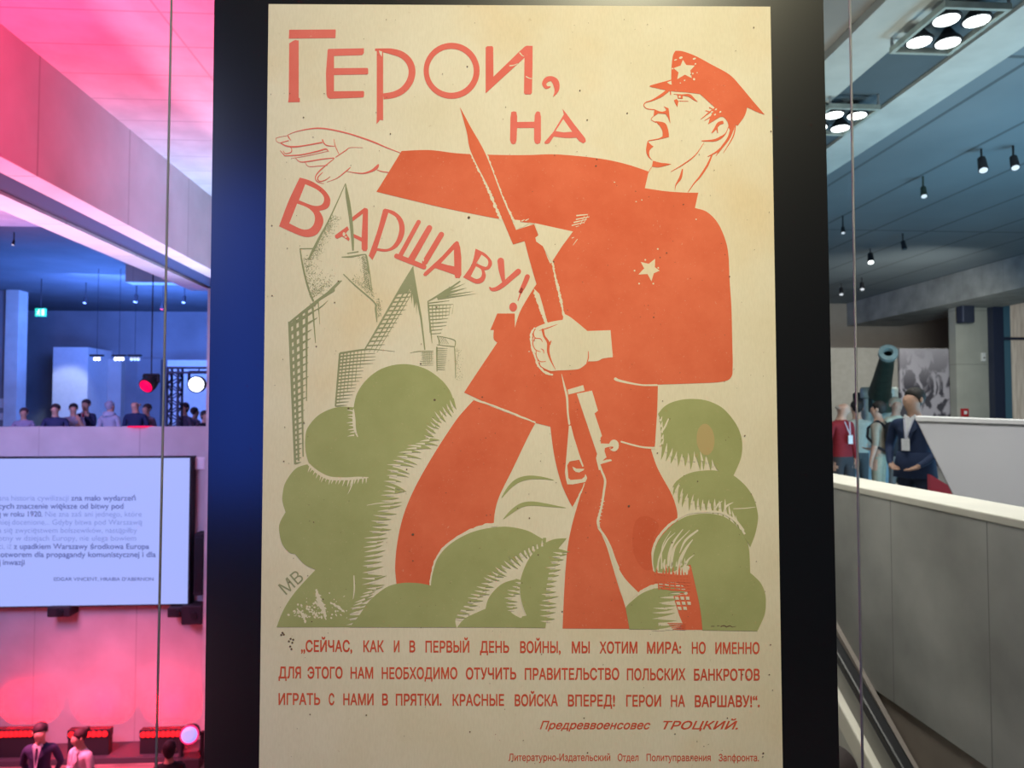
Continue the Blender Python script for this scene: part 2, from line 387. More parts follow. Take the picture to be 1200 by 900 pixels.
# window with a dark frame right of the pier
wl, wr = onY(1161, 400, 16.9).x, onY(1270, 400, 16.9).x
wt = onY(1165, 340, 16.9).z
bm = B()
fw = onY(1173, 400, 16.9).x - wl
box(bm, wl, wl + fw, 16.8, 17.0, 0, wt); box(bm, wr - fw, wr, 16.8, 17.0, 0, wt); box(bm, wl + fw, wr - fw, 16.8, 17.0, wt - fw, wt)
box(bm, wl + fw, wr - fw, 16.8, 17.0, 0, 0.25)
zz = onY(1190, 397, 16.9).z
box(bm, wl + fw, wr - fw, 16.82, 16.98, zz - 0.03, zz + 0.03)
win = struct('window_1', bm, M['frame_blue'])
t0, t1 = wl + fw, onY(1186, 400, 16.9).x
obj('trim_window_reveal', box(B(), t0, t1, 16.94, 17.02, 0.25, wt - fw), M['frame_teal'], None, kind='structure').parent = None
obj('window_pane', box(B(), t1, wr - fw, 16.94, 16.96, 0.25, wt - fw), M['glass'], win)

# ================================================================== DISPLAY BOARD AND CABLES
def board_pt(px, py, off): return pp(px, py, off)
tl = pp(250, -9); tr = pp(966, -9)
nrm = Vector(FH)
zt = tl.z
xl = ((pp(244, 450) - P0).dot(RIGHT)); xr = ((pp(975.5, 450) - P0).dot(RIGHT))
base = Vector((P0.x, P0.y, 0)) + FH * 0.016
def bpnt(u, z, f): return Vector((P0.x, P0.y, 0)) + RIGHT * u + FH * f + Vector((0, 0, z))
# the board is a hair wider at its foot than at its head in the photograph: built from its four corners
u_tl, u_tr = (pp(250, 0) - P0).dot(RIGHT), (pp(966, 0) - P0).dot(RIGHT)
u_bl, u_br = (pp(238, 900) - P0).dot(RIGHT), (pp(985, 900) - P0).dot(RIGHT)
z0_, z1_ = pp(600, 0).z, pp(600, 900).z
def uu(z, t, b): return b + (t - b) * (z - z1_) / (z0_ - z1_)
brd = empty('display_board', bpnt(0, 0, 0.016), 'tall black display board carrying the red soldier poster, between two steel cables', 'display board')
bm = B()
prism(bm, [bpnt(uu(zt, u_tl, u_bl), zt, 0.002), bpnt(uu(zt, u_tr, u_br), zt, 0.002), bpnt(uu(0, u_tr, u_br), 0.0, 0.002), bpnt(uu(0, u_tl, u_bl), 0.0, 0.002)], FH * 0.022)
bmesh.ops.bevel(bm, geom=list(bm.edges), offset=0.0015, segments=2, affect='EDGES')
obj('panel', bm, M['board'], brd)
bm = B()
for u in (-0.3, 0.3):
    obox(bm, bpnt(u, 0.9, 0.034), RIGHT * 0.02, FH * 0.01, Vector((0, 0, 0.9)))
obj('back_rail', bm, M['black_matte'], brd)
for (x0, y0, x1, y1, side) in ((201, 0, 183, 900, 'left'), (996, 5, 1011, 900, 'right')):
    ua, ub = (pp(x0, y0) - P0).dot(RIGHT), (pp(x1, y1) - P0).dot(RIGHT)
    za, zb = pp(x0, y0).z, pp(x1, y1).z
    g = (ua - ub) / (za - zb)
    um = ub + g * (1.5 - zb)
    lo, hi = bpnt(ub + g * (0 - zb), 0.0, 0.0), bpnt(ua + g * (2.9 - za), CEIL_Z if side == 'left' else CEIL_Z, 0.0)
    hi = bpnt(um + g * (CEIL_Z - 1.5), CEIL_Z, 0.0)
    c = empty('steel_cable', lo, 'thin vertical steel cable just %s of the black display board' % side, 'cable', 'steel cables beside the board')
    obj('strand', tube(B(), lo + Vector((0, 0, 0.03)), hi - Vector((0, 0, 0.03)), 0.0018, n=10), M['steel'], c, True)
    obj('end_fitting', tube(B(), lo, lo + Vector((0, 0, 0.04)), 0.008, n=12), M['steel'], c)
    obj('end_fitting', tube(B(), hi - Vector((0, 0, 0.04)), hi, 0.008, n=12), M['steel'], c)

# ================================================================== POSTER
def paper_mat():
    mt = bpy.data.materials.new('aged_paper'); mt.use_nodes = True
    nt = mt.node_tree; b = nt.nodes['Principled BSDF']
    b.inputs['Roughness'].default_value = 0.85; b.inputs['Specular IOR Level'].default_value = 0.15
    N = nt.nodes.new; L = nt.links.new
    tc = N('ShaderNodeTexCoord')
    def noise(scale, detail, lo, hi, p0, p1, stretch=(1, 1, 1)):
        mp = N('ShaderNodeMapping'); mp.inputs['Scale'].default_value = stretch; L(tc.outputs['Object'], mp.inputs[0])
        nz = N('ShaderNodeTexNoise'); nz.inputs['Scale'].default_value = scale; nz.inputs['Detail'].default_value = detail; L(mp.outputs[0], nz.inputs['Vector'])
        rp = N('ShaderNodeValToRGB'); rp.color_ramp.elements[0].position = p0; rp.color_ramp.elements[1].position = p1
        rp.color_ramp.elements[0].color = (*lo, 1); rp.color_ramp.elements[1].color = (*hi, 1); L(nz.outputs[0], rp.inputs[0])
        return rp.outputs[0]
    base = noise(7, 5, (0.765, 0.69, 0.50), (0.805, 0.74, 0.565), 0.35, 0.65)
    stain = noise(3.1, 4, (1, 1, 1), (0.98, 0.84, 0.66), 0.54, 0.78)
    weave = noise(420, 2, (0.975, 0.97, 0.96), (1.02, 1.02, 1.02), 0.35, 0.65, (1, 1, 0.25))
    grime = noise(95, 6, (1, 1, 1), (0.80, 0.74, 0.66), 0.70, 0.82)
    cur = base
    for t in (stain, weave, grime):
        mx = N('ShaderNodeMix'); mx.data_type = 'RGBA'; mx.blend_type = 'MULTIPLY'; mx.inputs['Factor'].default_value = 1.0
        L(cur, mx.inputs['A']); L(t, mx.inputs['B']); cur = mx.outputs['Result']
    L(cur, b.inputs['Base Color'])
    return mt
def ink_mat(name, lo, hi, speck=(0.80, 0.60, 0.42), amount=0.92):
    mt = bpy.data.materials.new(name); mt.use_nodes = True
    nt = mt.node_tree; b = nt.nodes['Principled BSDF']
    b.inputs['Roughness'].default_value = 0.85; b.inputs['Specular IOR Level'].default_value = 0.15
    N = nt.nodes.new; L = nt.links.new
    tc = N('ShaderNodeTexCoord')
    nz = N('ShaderNodeTexNoise'); nz.inputs['Scale'].default_value = 9; nz.inputs['Detail'].default_value = 8; nz.inputs['Roughness'].default_value = 0.65; L(tc.outputs['Object'], nz.inputs['Vector'])
    rp = N('ShaderNodeValToRGB'); rp.color_ramp.elements[0].position = 0.33; rp.color_ramp.elements[1].position = 0.67
    rp.color_ramp.elements[0].color = (*lo, 1); rp.color_ramp.elements[1].color = (*hi, 1); L(nz.outputs[0], rp.inputs[0])
    n2 = N('ShaderNodeTexNoise'); n2.inputs['Scale'].default_value = 330; n2.inputs['Detail'].default_value = 3; L(tc.outputs['Object'], n2.inputs['Vector'])
    r2 = N('ShaderNodeValToRGB'); r2.color_ramp.elements[0].position = 0.66; r2.color_ramp.elements[1].position = amount
    r2.color_ramp.elements[0].color = (0, 0, 0, 1); r2.color_ramp.elements[1].color = (0.75, 0.75, 0.75, 1); L(n2.outputs[0], r2.inputs[0])
    mx = N('ShaderNodeMix'); mx.data_type = 'RGBA'; L(r2.outputs[0], mx.inputs['Factor']); L(rp.outputs[0], mx.inputs['A']); mx.inputs['B'].default_value = (*speck, 1)
    L(mx.outputs['Result'], b.inputs['Base Color'])
    return mt
PAPER = paper_mat()
RED = ink_mat('red_printing_ink', (0.70, 0.135, 0.062), (0.80, 0.185, 0.092))
BLUE_LIT_RED = ink_mat('blue_lit_red_ink', (0.74, 0.150, 0.11), (0.80, 0.19, 0.15))  # the red ink again, pinkish tint of the blue light mixed in
GREEN = ink_mat('olive_printing_ink', (0.345, 0.365, 0.150), (0.42, 0.440, 0.195), amount=0.95)
LINE = ink_mat('grey_green_printing_ink', (0.285, 0.300, 0.165), (0.345, 0.360, 0.215), amount=0.98)
RUST = ink_mat('rust_text_ink', (0.62, 0.085, 0.045), (0.70, 0.12, 0.065), amount=0.95)
SPECK = mat('age_speck', (0.16, 0.10, 0.06), 0.9)
TAN = mat('tan_stain', (0.50, 0.385, 0.17), 0.9)
FADE = mat('rubbed_stain', (0.72, 0.58, 0.36), 0.9)
DARK = ink_mat('water_stained_red_ink', (0.66, 0.118, 0.052), (0.74, 0.155, 0.076))
MATS = {'D': DARK, 'P': PAPER, 'R': RED, 'O': BLUE_LIT_RED, 'G': GREEN, 'L': LINE, 'T': RUST, 'S': SPECK, 'N': TAN, 'F': FADE}
LEVEL = 6e-5

def T(x0, y0, s, pts):
    return [(x0 + p[0] / s, y0 + p[1] / s) + tuple(q / s if i == 0 else q for i, q in enumerate(p[2:])) for p in pts]
def catmull(pts, closed=False, n=7):
    """Smooth curve through the points; a repeated point is a corner."""
    segs, cur = [], [pts[0]]
    k = len(pts)
    for i in range(1, k):
        if pts[i] == pts[i - 1]:
            if len(cur) > 1: segs.append(cur)
            cur = [pts[i]]
        else: cur.append(pts[i])
    segs.append(cur)
    whole = closed and len(segs) == 1
    if closed and not whole:
        if pts[0] != pts[-1]: segs[-1].append(pts[0])
    out = []
    for s in segs:
        if len(s) < 2: continue
        m_ = len(s)
        rng = range(m_) if whole else range(m_ - 1)
        for i in rng:
            p1, p2 = s[i], s[(i + 1) % m_]
            p0 = s[i - 1] if (i > 0 or whole) else p1
            p3 = s[(i + 2) % m_] if (i + 2 < m_ or whole) else p2
            for j in range(n):
                t = j / n
                out.append(tuple(0.5 * (2 * b + (c - a) * t + (2 * a - 5 * b + 4 * c - d) * t * t + (3 * b - a - 3 * c + d) * t ** 3) for a, b, c, d in zip(p0, p1, p2, p3)))
        if not whole: out.append(tuple(s[-1]))
    clean = [out[0]]
    for p in out[1:]:
        if abs(p[0] - clean[-1][0]) + abs(p[1] - clean[-1][1]) > 1e-4: clean.append(p)
    return clean

class Ink:
    """One printed part: flat shapes traced on the sheet, in photograph pixels carried onto the sheet's plane."""
    def __init__(self, keys):
        self.bm = B(); self.keys = list(keys); self.n = 0
    def z(self, lev):
        self.n += 1
        return 0.0012 + lev * LEVEL + (self.n % 36) * 1.5e-6
    def face(self, pts, key, lev):
        z = self.z(lev)
        vs = [self.bm.verts.new(pp(x, y, z)) for x, y in pts]
        try:
            f = self.bm.faces.new(vs); f.material_index = self.keys.index(key)
        except ValueError: pass
    def poly(self, pts, key, lev, smooth=True, tri=True):
        pts = [tuple(p[:2]) for p in pts]
        if smooth:
            pts = catmull(pts, True, 6)
            if math.hypot(pts[0][0] - pts[-1][0], pts[0][1] - pts[-1][1]) < 1e-3: pts.pop()
        else:
            pts = [p for i, p in enumerate(pts) if p != pts[i - 1]]
        from mathutils.geometry import tessellate_polygon
        z = self.z(lev)
        vs = [self.bm.verts.new(pp(x, y, z)) for x, y in pts]
        for t in tessellate_polygon([[Vector((x, y, 0)) for x, y in pts]]):
            try:
                f = self.bm.faces.new([vs[i] for i in t]); f.material_index = self.keys.index(key)
            except ValueError: pass
    def stroke(self, pts, key, lev, smooth=True, cap=True, rag=0.0):
        """Ribbon with a width at every point: (x, y, width)."""
        if smooth and len(pts) > 2: pts = catmull(pts, False, 6)
        elif rag:
            q = []
            for a, b in zip(pts, pts[1:]):
                nn = max(2, int(math.hypot(b[0] - a[0], b[1] - a[1]) / 1.3))
                q += [tuple(u + (v - u) * i / nn for u, v in zip(a, b)) for i in range(nn)]
            pts = q + [pts[-1]]
        l, r = [], []
        for i, p in enumerate(pts):
            a = pts[max(0, i - 1)]; b = pts[min(len(pts) - 1, i + 1)]
            dx, dy = b[0] - a[0], b[1] - a[1]; d = math.hypot(dx, dy) or 1
            h = max(p[2], 0.05) / 2
            hl = h + (random.uniform(-rag, rag) if rag else 0); hr = h + (random.uniform(-rag, rag) if rag else 0)
            l.append((p[0] - dy / d * hl, p[1] + dx / d * hl)); r.append((p[0] + dy / d * hr, p[1] - dx / d * hr))
        z = self.z(lev)
        lv = [self.bm.verts.new(pp(*q, z)) for q in l]; rv = [self.bm.verts.new(pp(*q, z)) for q in r]
        mi = self.keys.index(key)
        for i in range(len(lv) - 1):
            self.bm.faces.new((lv[i], lv[i + 1], rv[i + 1], rv[i])).material_index = mi
        if cap:
            for p in (pts[0], pts[-1]):
                if p[2] > 1.2: self.disc(p[0], p[1], p[2] / 2, p[2] / 2, key, lev, 12)
    def disc(self, x, y, rx, ry, key, lev, n=14, rot=0.0):
        c, s = math.cos(R(rot)), math.sin(R(rot))
        self.face([(x + rx * math.cos(t) * c - ry * math.sin(t) * s, y + rx * math.cos(t) * s + ry * math.sin(t) * c) for t in [2 * math.pi * i / n for i in range(n)]], key, lev)
    def blade(self, x, y, ang, length, w, key, lev, bend=0.0):
        pts = []
        a = R(ang); n = 5
        for i in range(n + 1):
            t = i / n
            pts.append((x, y, w * (1 - t ** 1.6) + 0.08))
            a2 = a + R(bend) * t
            x += math.cos(a2) * length / n; y += math.sin(a2) * length / n
        self.stroke(pts, key, lev, smooth=False, cap=False)
    def fringe(self, path, ang0, ang1, length, w, pitch, key, lev, bend=0.0, jit=0.25, inset=0.0):
        c = catmull(path, False, 8)
        tot = 0; nxt = 0; L_ = sum(math.hypot(b[0] - a[0], b[1] - a[1]) for a, b in zip(c, c[1:]))
        for a, b in zip(c, c[1:]):
            d = math.hypot(b[0] - a[0], b[1] - a[1])
            while nxt <= tot + d:
                t = (nxt - tot) / d if d else 0
                g = nxt / L_
                an = ang0 + (ang1 - ang0) * g + random.uniform(-7, 7)
                ln = length * random.uniform(1 - jit, 1 + jit)
                x = a[0] + (b[0] - a[0]) * t - math.cos(R(an)) * inset; y = a[1] + (b[1] - a[1]) * t - math.sin(R(an)) * inset
                self.blade(x, y, an, ln + inset, w * random.uniform(0.85, 1.15), key, lev, bend)
                if key == 'G':                   # a gap of bare paper cut back between the blades
                    q = (nxt + pitch * .5 - tot) / d if d else 0
                    gx = a[0] + (b[0] - a[0]) * q + math.cos(R(an)) * length * .42; gy = a[1] + (b[1] - a[1]) * q + math.sin(R(an)) * length * .42
                    self.blade(gx, gy, an + 180 + bend * .4, length * random.uniform(.6, .9), pitch * .42, 'P', lev + .5, -bend * .5)
                nxt += pitch * (1.15 if key == 'G' else 1.0) * random.uniform(0.8, 1.2)
            tot += d
    def link(self, name, parent):
        return obj(name, self.bm, [MATS[k] for k in self.keys], parent)

sheet_c = pp(608, 912)
poster = empty('poster', Vector((P0.x, P0.y, sheet_c.z)), 'large aged poster of a red soldier with a rifle, on the black board', 'poster')
bm = B()
cor = [pp(315, 5.2), pp(902.5, 8.2), pp(917.3, 914), pp(303.7, 911)]
prism(bm, [c + PN * 0.0010 for c in cor], PN * -0.0026)
sheet = obj('paper_sheet', bm, PAPER, poster)

# ---- headline, traced letter by letter
def g6(pts): return T(320, 20, 6, pts)
def g6b(pts): return T(500, 30, 6, pts)
def g7(pts): return T(320, 200, 7.5, pts)
def g7b(pts): return T(470, 230, 7.5, pts)
def dup(*pts):
    """Polygon with every point a corner."""
    return [q for p in pts for q in (p, p)]
hd = Ink('OP')
A_ = [(115, 92), (440, 90), (443, 100), (440, 150), (112, 154)]
hd.poly(g6(A_), 'O', 1, False)
hd.poly(g6([(115, 188), (140, 172), (160, 163), (174, 168), (182, 166), (182, 570), (190, 573), (190, 600), (107, 602), (112, 570)]), 'O', 1, False)
hd.poly(g6([(390, 227), (640, 222), (640, 255), (628, 270), (430, 276), (430, 362), (664, 360), (670, 368), (670, 400), (664, 406), (430, 410), (430, 524), (636, 522), (642, 530), (640, 562), (632, 568), (400, 577), (384, 568), (377, 545), (373, 400), (385, 236)]), 'O', 1, False)
hd.poly(g6([(730, 232), (775, 250), (775, 728), (752, 725), (740, 742), (728, 754), (730, 700)]), 'O', 1, False)
hd.stroke(g6([(718, 232, 16), (770, 236, 26), (840, 246, 42), (910, 270, 46), (960, 320, 48), (978, 385, 48), (962, 455, 48), (915, 515, 46), (850, 548, 44), (776, 560, 42)]), 'O', 1, cap=False)
hd.poly(g6([(745, 238), (768, 246), (765, 282), (752, 262)]), 'P', 2, False)
for k in range(48):
    a0, a1 = 2 * math.pi * k / 48, 2 * math.pi * (k + 1) / 48
    hd.face([(529.3 + 32.8 * math.cos(a0), 83.4 + 32.8 * math.sin(a0)), (529.3 + 32.8 * math.cos(a1), 83.4 + 32.8 * math.sin(a1)),
             (528.9 + 26.3 * math.cos(a1), 83.4 + 25.7 * math.sin(a1)), (528.9 + 26.3 * math.cos(a0), 83.4 + 25.7 * math.sin(a0))], 'O', 1)
hd.poly(g6b([(415, 158), (425, 148), (460, 147), (468, 157), (470, 362), (640, 196), (690, 150), (705, 144), (745, 146), (744, 300), (740, 475), (732, 486), (692, 486), (684, 476), (688, 228), (415, 479)]), 'O', 1, False)
for x0, y0, x1, y1 in ((585, 285, 640, 270), (655, 195, 685, 220), (700, 362, 745, 376)):
    hd.stroke(g6b([(x0, y0, 8), ((x0 + x1) / 2, (y0 + y1) / 2 + 4, 6), (x1, y1, 4)]), 'P', 2)
hd.stroke(g6b([(868, 432, 8), (842, 437, 22), (826, 412, 30), (843, 384, 36), (876, 376, 36), (905, 398, 46), (915, 440, 38), (908, 472, 22), (890, 502, 3)]), 'O', 1)
hd.link('headline_lettering', poster)
hd = Ink('OP')
hd.poly(g6b([(595, 610), (612, 605), (630, 608), (636, 640), (636, 680), (757, 678), (760, 630), (770, 610), (782, 605), (796, 610), (803, 640), (803, 805), (797, 828), (778, 836), (762, 828), (755, 805), (755, 722), (636, 722), (632, 810), (624, 832), (607, 837), (594, 830), (586, 805), (589, 650)]), 'O', 1, False)
hd.poly(g6b([(955, 588), (985, 625), (1040, 700), (1115, 795), (1119, 818), (1100, 830), (1072, 815), (1052, 790), (1005, 793), (950, 790), (893, 782), (864, 826), (850, 834), (832, 833), (828, 822), (890, 750), (964, 627)]), 'O', 1, False)
hd.poly(g6b([(960, 660), (1022, 748), (962, 753), (906, 744)]), 'P', 2, False)
hd.link('headline_lettering', poster)
hd = Ink('OP')
# second line, slanting
c = (237, 62); e = (55, 490)
hd.poly(g7([c, c, (340, 95), (440, 160), (497, 232), (503, 290), (475, 335), (408, 355), (408, 355), (438, 410), (440, 470), (395, 552), (330, 583), (260, 578), (150, 535), e, e, (140, 265)]), 'O', 1)
for q in ([(285, 122), (285, 122), (380, 165), (438, 215), (450, 260), (430, 300), (385, 312), (330, 302), (230, 262), (230, 262)],
          [(214, 292), (214, 292), (300, 325), (355, 372), (370, 425), (355, 480), (315, 515), (250, 514), (145, 465), (145, 465)]):
    hd.poly(g7(q), 'P', 2)
hd.poly(g7([(805, 328), (830, 335), (836, 350), (834, 560), (832, 690), (822, 708), (795, 708), (780, 690), (780, 625), (708, 588), (705, 555), (780, 590), (790, 380), (702, 447), (694, 413)]), 'O', 1, False)
hd.poly(g7([(655, 490), (668, 520), (640, 550), (675, 600), (668, 620), (610, 580), (565, 600), (548, 592), (545, 570)]), 'O', 1, False)
hd.disc(*g7([(625, 560)])[0], 1.6, 2.4, 'P', 2); hd.disc(*g7([(640, 585)])[0], 1.5, 0.9, 'P', 2)
hd.poly(g7([(985, 335), (985, 335), (1070, 362), (1135, 425), (1158, 505), (1142, 595), (1085, 678), (1000, 712), (915, 705), (915, 705), (875, 787), (875, 787), (842, 748), (842, 748), (915, 540), (968, 345), (968, 345)]), 'O', 1)
hd.poly(g7([(1015, 372), (1015, 372), (1080, 412), (1108, 480), (1105, 555), (1070, 640), (1010, 688), (918, 683), (918, 683)]), 'P', 2)
for q in ([(155, 228, 38), (0, 512, 40)], [(250, 280, 50), (92, 555, 58)], [(355, 338, 48), (210, 580, 50)], [(-38, 527, 44), (202, 622, 44)]):
    hd.stroke(g7b(q), 'O', 1, False)
hd.poly(g7b([(190, 540), (204, 556), (200, 576), (182, 560)]), 'P', 2, False)
hd.poly(g7b([(488, 395), (505, 402), (520, 450), (530, 540), (530, 690), (515, 720), (478, 718), (470, 690), (300, 632), (225, 700), (205, 703), (196, 690), (205, 672), (360, 530), (466, 412)]), 'O', 1, False)
hd.poly(g7b([(465, 470), (468, 618), (410, 606), (352, 590)]), 'P', 2, False)
hd.poly(g7b([(655, 462), (655, 462), (740, 505), (793, 565), (798, 605), (772, 642), (732, 652), (732, 652), (745, 700), (728, 745), (690, 768), (640, 762), (545, 712), (545, 712), (570, 680), (625, 590)]), 'O', 1)
hd.poly(g7b([(708, 515), (708, 515), (758, 555), (765, 595), (742, 622), (663, 590), (663, 590)]), 'P', 2)
hd.poly(g7b([(658, 618), (658, 618), (700, 642), (711, 680), (698, 715), (660, 728), (613, 705), (613, 705)]), 'P', 2)
hd.stroke(g7b([(876, 570, 58), (884, 650, 52), (896, 720, 36), (905, 765, 26)]), 'O', 1)
hd.stroke(g7b([(1030, 663, 50), (970, 715, 46), (905, 772, 44), (845, 812, 38), (800, 820, 30), (780, 803, 12)]), 'O', 1)
hd.stroke(T(540, 230, 7.5, [(585, 708, 44), (560, 770, 42), (520, 850, 30)]) + T(600, 200, 3.75, [(45, 518, 10), (26, 572, 4)]), 'O', 1)
hd.disc(601.4, 360, 4.6, 5.4, 'O', 1)
hd.link('headline_lettering', poster)

# ---- the soldier
so = Ink('RPOD')
def cpts(*a):
    """Points; a tuple with a third entry is a corner."""
    out = []
    for p in a:
        out.append(p[:2])
        if len(p) > 2: out.append(p[:2])
    return out
torso = cpts((470.7, 177.3, 1), (490, 176.3), (508, 176.5), (540, 180.3), (590, 182), (620, 182), (653, 181.3), (701, 185.9), (733, 192.5), (760, 201.3, 1), (755.5, 220.8, 1), (781, 224.5), (805, 226.1, 1),
  (818.1, 226.1, 1), (814.1, 244, 1), (828, 248.5), (840.5, 261), (849.3, 280), (853.3, 298.7), (854.7, 328), (856.8, 360), (857.9, 402.7), (858.3, 428), (856.5, 442), (845, 447.5), (813, 449.3), (770.7, 450.7, 1),
  (770, 480), (767.2, 523.2, 1), (700, 530, 1), (660, 530, 1), (644.8, 500, 1), (626.7, 495.5, 1), (585, 479), (544, 460, 1), (553, 446), (582.7, 401.5, 1), (578.5, 397), (578.7, 386.7, 1), (574.7, 386.7, 1), (582.7, 367.5, 1),
  (603.2, 367.5, 1), (603.4, 384, 1), (610, 364), (625.3, 338, 1), (646.5, 307, 1), (657, 290), (671.3, 271.6, 1), (626.7, 262, 1), (588, 257.3), (526.7, 245.3), (486.7, 236), (441.3, 225.0, 1), (455, 203))
so.poly(torso, 'R', 1)
so.poly(cpts((556, 468, 1), (543, 482), (532, 496), (508, 533), (486.7, 570.7), (473.3, 602.7), (465.9, 634.7), (463.2, 664), (465, 686, 1), (505, 690, 1), (515, 650, 1), (545, 625, 1), (578.7, 615, 1), (580, 600), (585.3, 581), (601, 549), (618.7, 512), (627.5, 495.5, 1), (590, 482)), 'R', 1)
so.poly(cpts((644.8, 499, 1), (649.3, 533), (657.3, 565), (666.7, 586.7), (672, 595.5, 1), (676, 584), (690, 560, 1), (705, 525, 1), (700, 499, 1)), 'R', 1)
so.poly(cpts((683, 500, 1), (690, 550, 1), (684, 568), (676, 594), (669.5, 618), (665.3, 640), (662.7, 666.7), (660.7, 700), (659.2, 736.3, 1), (737.3, 736.6, 1), (733, 712), (725, 688), (717, 661), (710.7, 640), (704, 624), (699.5, 612, 1), (702, 600), (708, 570), (720, 500, 1)), 'R', 1)
so.poly(cpts((690, 500, 1), (768, 518, 1), (762.7, 526.7, 1), (770.7, 549.3), (786.7, 578.7), (793, 598), (793.5, 608, 1), (805, 640, 1), (809, 661, 1), (813.5, 677), (818.5, 700), (822, 722), (822.9, 737.8, 1), (799, 737.8, 1), (795.5, 720), (788.7, 698, 1), (800, 694, 1), (787, 690), (768, 691), (749, 698, 1), (736, 684), (727, 672), (721, 660), (716, 645), (706.7, 624), (699.5, 612, 1), (690, 560, 1)), 'R', 1)
so.poly([(741, 628), (744, 612), (752, 605), (764, 607), (772, 616), (766, 630), (763, 645), (766, 664), (757, 668), (748, 660), (742, 646)], 'D', 1.6)
# wedge between the legs and the white lines that draw the clothes
so.poly(cpts((719.5, 650, 1), (724, 664), (733.3, 679), (748.7, 694.7, 1), (741, 701), (733, 712, 1), (727, 692), (722, 674)), 'P', 2)
so.stroke(T(640, 500, 7.5, [(465, 325, 16), (490, 395, 18), (517, 470, 20), (508, 560, 20), (488, 690, 18), (468, 770, 20), (455, 830, 24), (462, 880, 22)]) + T(600, 560, 3.75, [(382, 222, 9), (408, 258, 10), (432, 305, 10), (448, 355, 13), (462, 395, 18)]), 'P', 2)
for k in range(14):
    y = 585 + k * 2.1
    so.blade(706.5 - k * 0.42, y, 5 if k % 2 else 175, 3.0, 1.1, 'P', 2)
so.stroke(T(640, 430, 7.5, [(135, 62, 3), (160, 170, 16), (183, 270, 20), (190, 400, 16), (203, 500, 18)]), 'P', 2)
so.poly(T(640, 500, 7.5, [(200, -10), (178, 250), (165, 400), (172, 455), (185, 505), (232, 507), (345, 485), (360, 450), (345, 415), (335, 442), (310, 460), (215, 468), (195, 450), (185, 340), (205, 305), (290, 290), (318, 352), (330, 348), (290, 240), (240, 80), (218, -10)]), 'P', 2, False)
so.poly(T(640, 500, 7.5, [(230, 350), (265, 368), (335, 370), (325, 385), (290, 402), (260, 397), (240, 378)]), 'P', 2, False)
so.stroke(T(640, 500, 7.5, [(338, 495, 8), (318, 545, 12), (290, 610, 16), (262, 670, 22), (240, 705, 14)]), 'P', 2, False, rag=0.35)
so.poly(T(640, 430, 7.5, [(188, 200), (325, 160), (338, 208), (195, 243)]), 'P', 2, False)
so.poly(T(640, 430, 7.5, [(268, 235), (402, 208), (455, 385), (425, 408), (490, 605), (476, 625), (480, 672), (560, 675), (575, 710), (515, 712), (512, 740), (530, 795), (500, 815), (570, 812), (578, 824), (472, 856), (485, 905), (462, 905), (437, 800), (447, 765)]), 'P', 2, False)
so.disc(*T(640, 430, 7.5, [(595, 690)])[0], 5.8, 7.0, 'P', 2)
so.stroke(T(640, 430, 7.5, [(515, 716, 8), (550, 706, 8), (585, 706, 12), (562, 720, 8)]), 'R', 3)
so.stroke(T(640, 430, 7.5, [(498, 822, 4), (540, 808, 6), (570, 800, 2)]), 'R', 3)
so.stroke(T(640, 430, 7.5, [(608, 106, 26), (640, 120, 22), (740, 143, 17), (850, 160, 14), (972, 160, 16)]), 'P', 2)
so.stroke(T(640, 430, 7.5, [(660, 657, 14), (760, 685, 15), (850, 705, 15), (950, 712, 18)]), 'P', 2)
so.stroke(T(300, 400, 3.75, [(955, 253, 8), (1060, 290, 8), (1130, 318, 8), (1225, 356, 8)]), 'P', 2, rag=0.4)
# stars
so.poly(T(600, 200, 3.75, [(628, 388), (627, 425), (648, 440), (622, 452), (612, 487), (595, 455), (555, 457), (580, 430), (565, 402), (600, 410)]), 'P', 2, False)
for x, y in ((585, 393), (640, 345), (538, 440), (558, 497), (620, 497), (642, 428)): so.disc(*T(600, 200, 3.75, [(x, y)])[0], 1.0, 1.0, 'P', 2)
for x0, y0, x1, y1, w_ in ((1020, 172, 1115, 162, 12), (1015, 205, 1130, 182, 10), (995, 232, 1105, 205, 11), (978, 258, 1080, 232, 10), (975, 370, 995, 362, 8), (1025, 378, 985, 432, 6), (1010, 270, 1040, 262, 6), (1080, 240, 1115, 170, 5), (1050, 250, 1085, 175, 5)):
    so.stroke(T(540, 230, 7.5, [(x0, y0, w_), (x1, y1, w_ * .6)]), 'P', 2, False)
for x, y in ((570, 130), (808, 215), (450, 52), (545, 137), (178, 720), (75, 795)): so.disc(*T(600, 200, 3.75, [(x, y)])[0], 0.9, 0.6, 'P', 2)
# armpit notch beside the rifle, gaps beside the stock
so.poly(T(540, 230, 7.5, [(650, 238), (985, 312), (890, 440), (799, 580), (760, 520), (720, 440), (662, 400), (655, 365), (682, 345)]), 'P', 2, False)
so.poly(T(540, 230, 7.5, [(465, 208), (520, 212), (538, 272), (485, 300)]), 'P', 2, False)
so.stroke([(552.4, 180.5, 3.0), (570, 217, 3.2), (587, 257.6, 3.0)], 'P', 2, False, rag=0.8)
so.stroke([(569.8, 181, 2.6), (588.5, 231, 2.6), (601.8, 259, 2.6)], 'P', 2, False, rag=0.6)
so.stroke([(646.6, 306, 2.0), (652, 330, 3.0), (657, 352, 3.2), (660.6, 370, 2.4)], 'P', 2, False, rag=0.7)
so.poly([(625.3, 338), (632.5, 345), (641.5, 378.5), (638.5, 379), (630, 352)], 'P', 2, False)
so.stroke([(627, 343, 3.4), (633, 360, 3.6), (640, 378, 3.4)], 'P', 2, False, rag=0.7)
for x0, y0, x1, y1 in ((535, 220, 560, 208), (570, 215, 598, 200), (545, 268, 605, 235), (612, 240, 640, 244)):
    so.stroke(T(540, 230, 7.5, [(x0, y0, 10), (x1, y1, 6)]), 'P', 3, False)
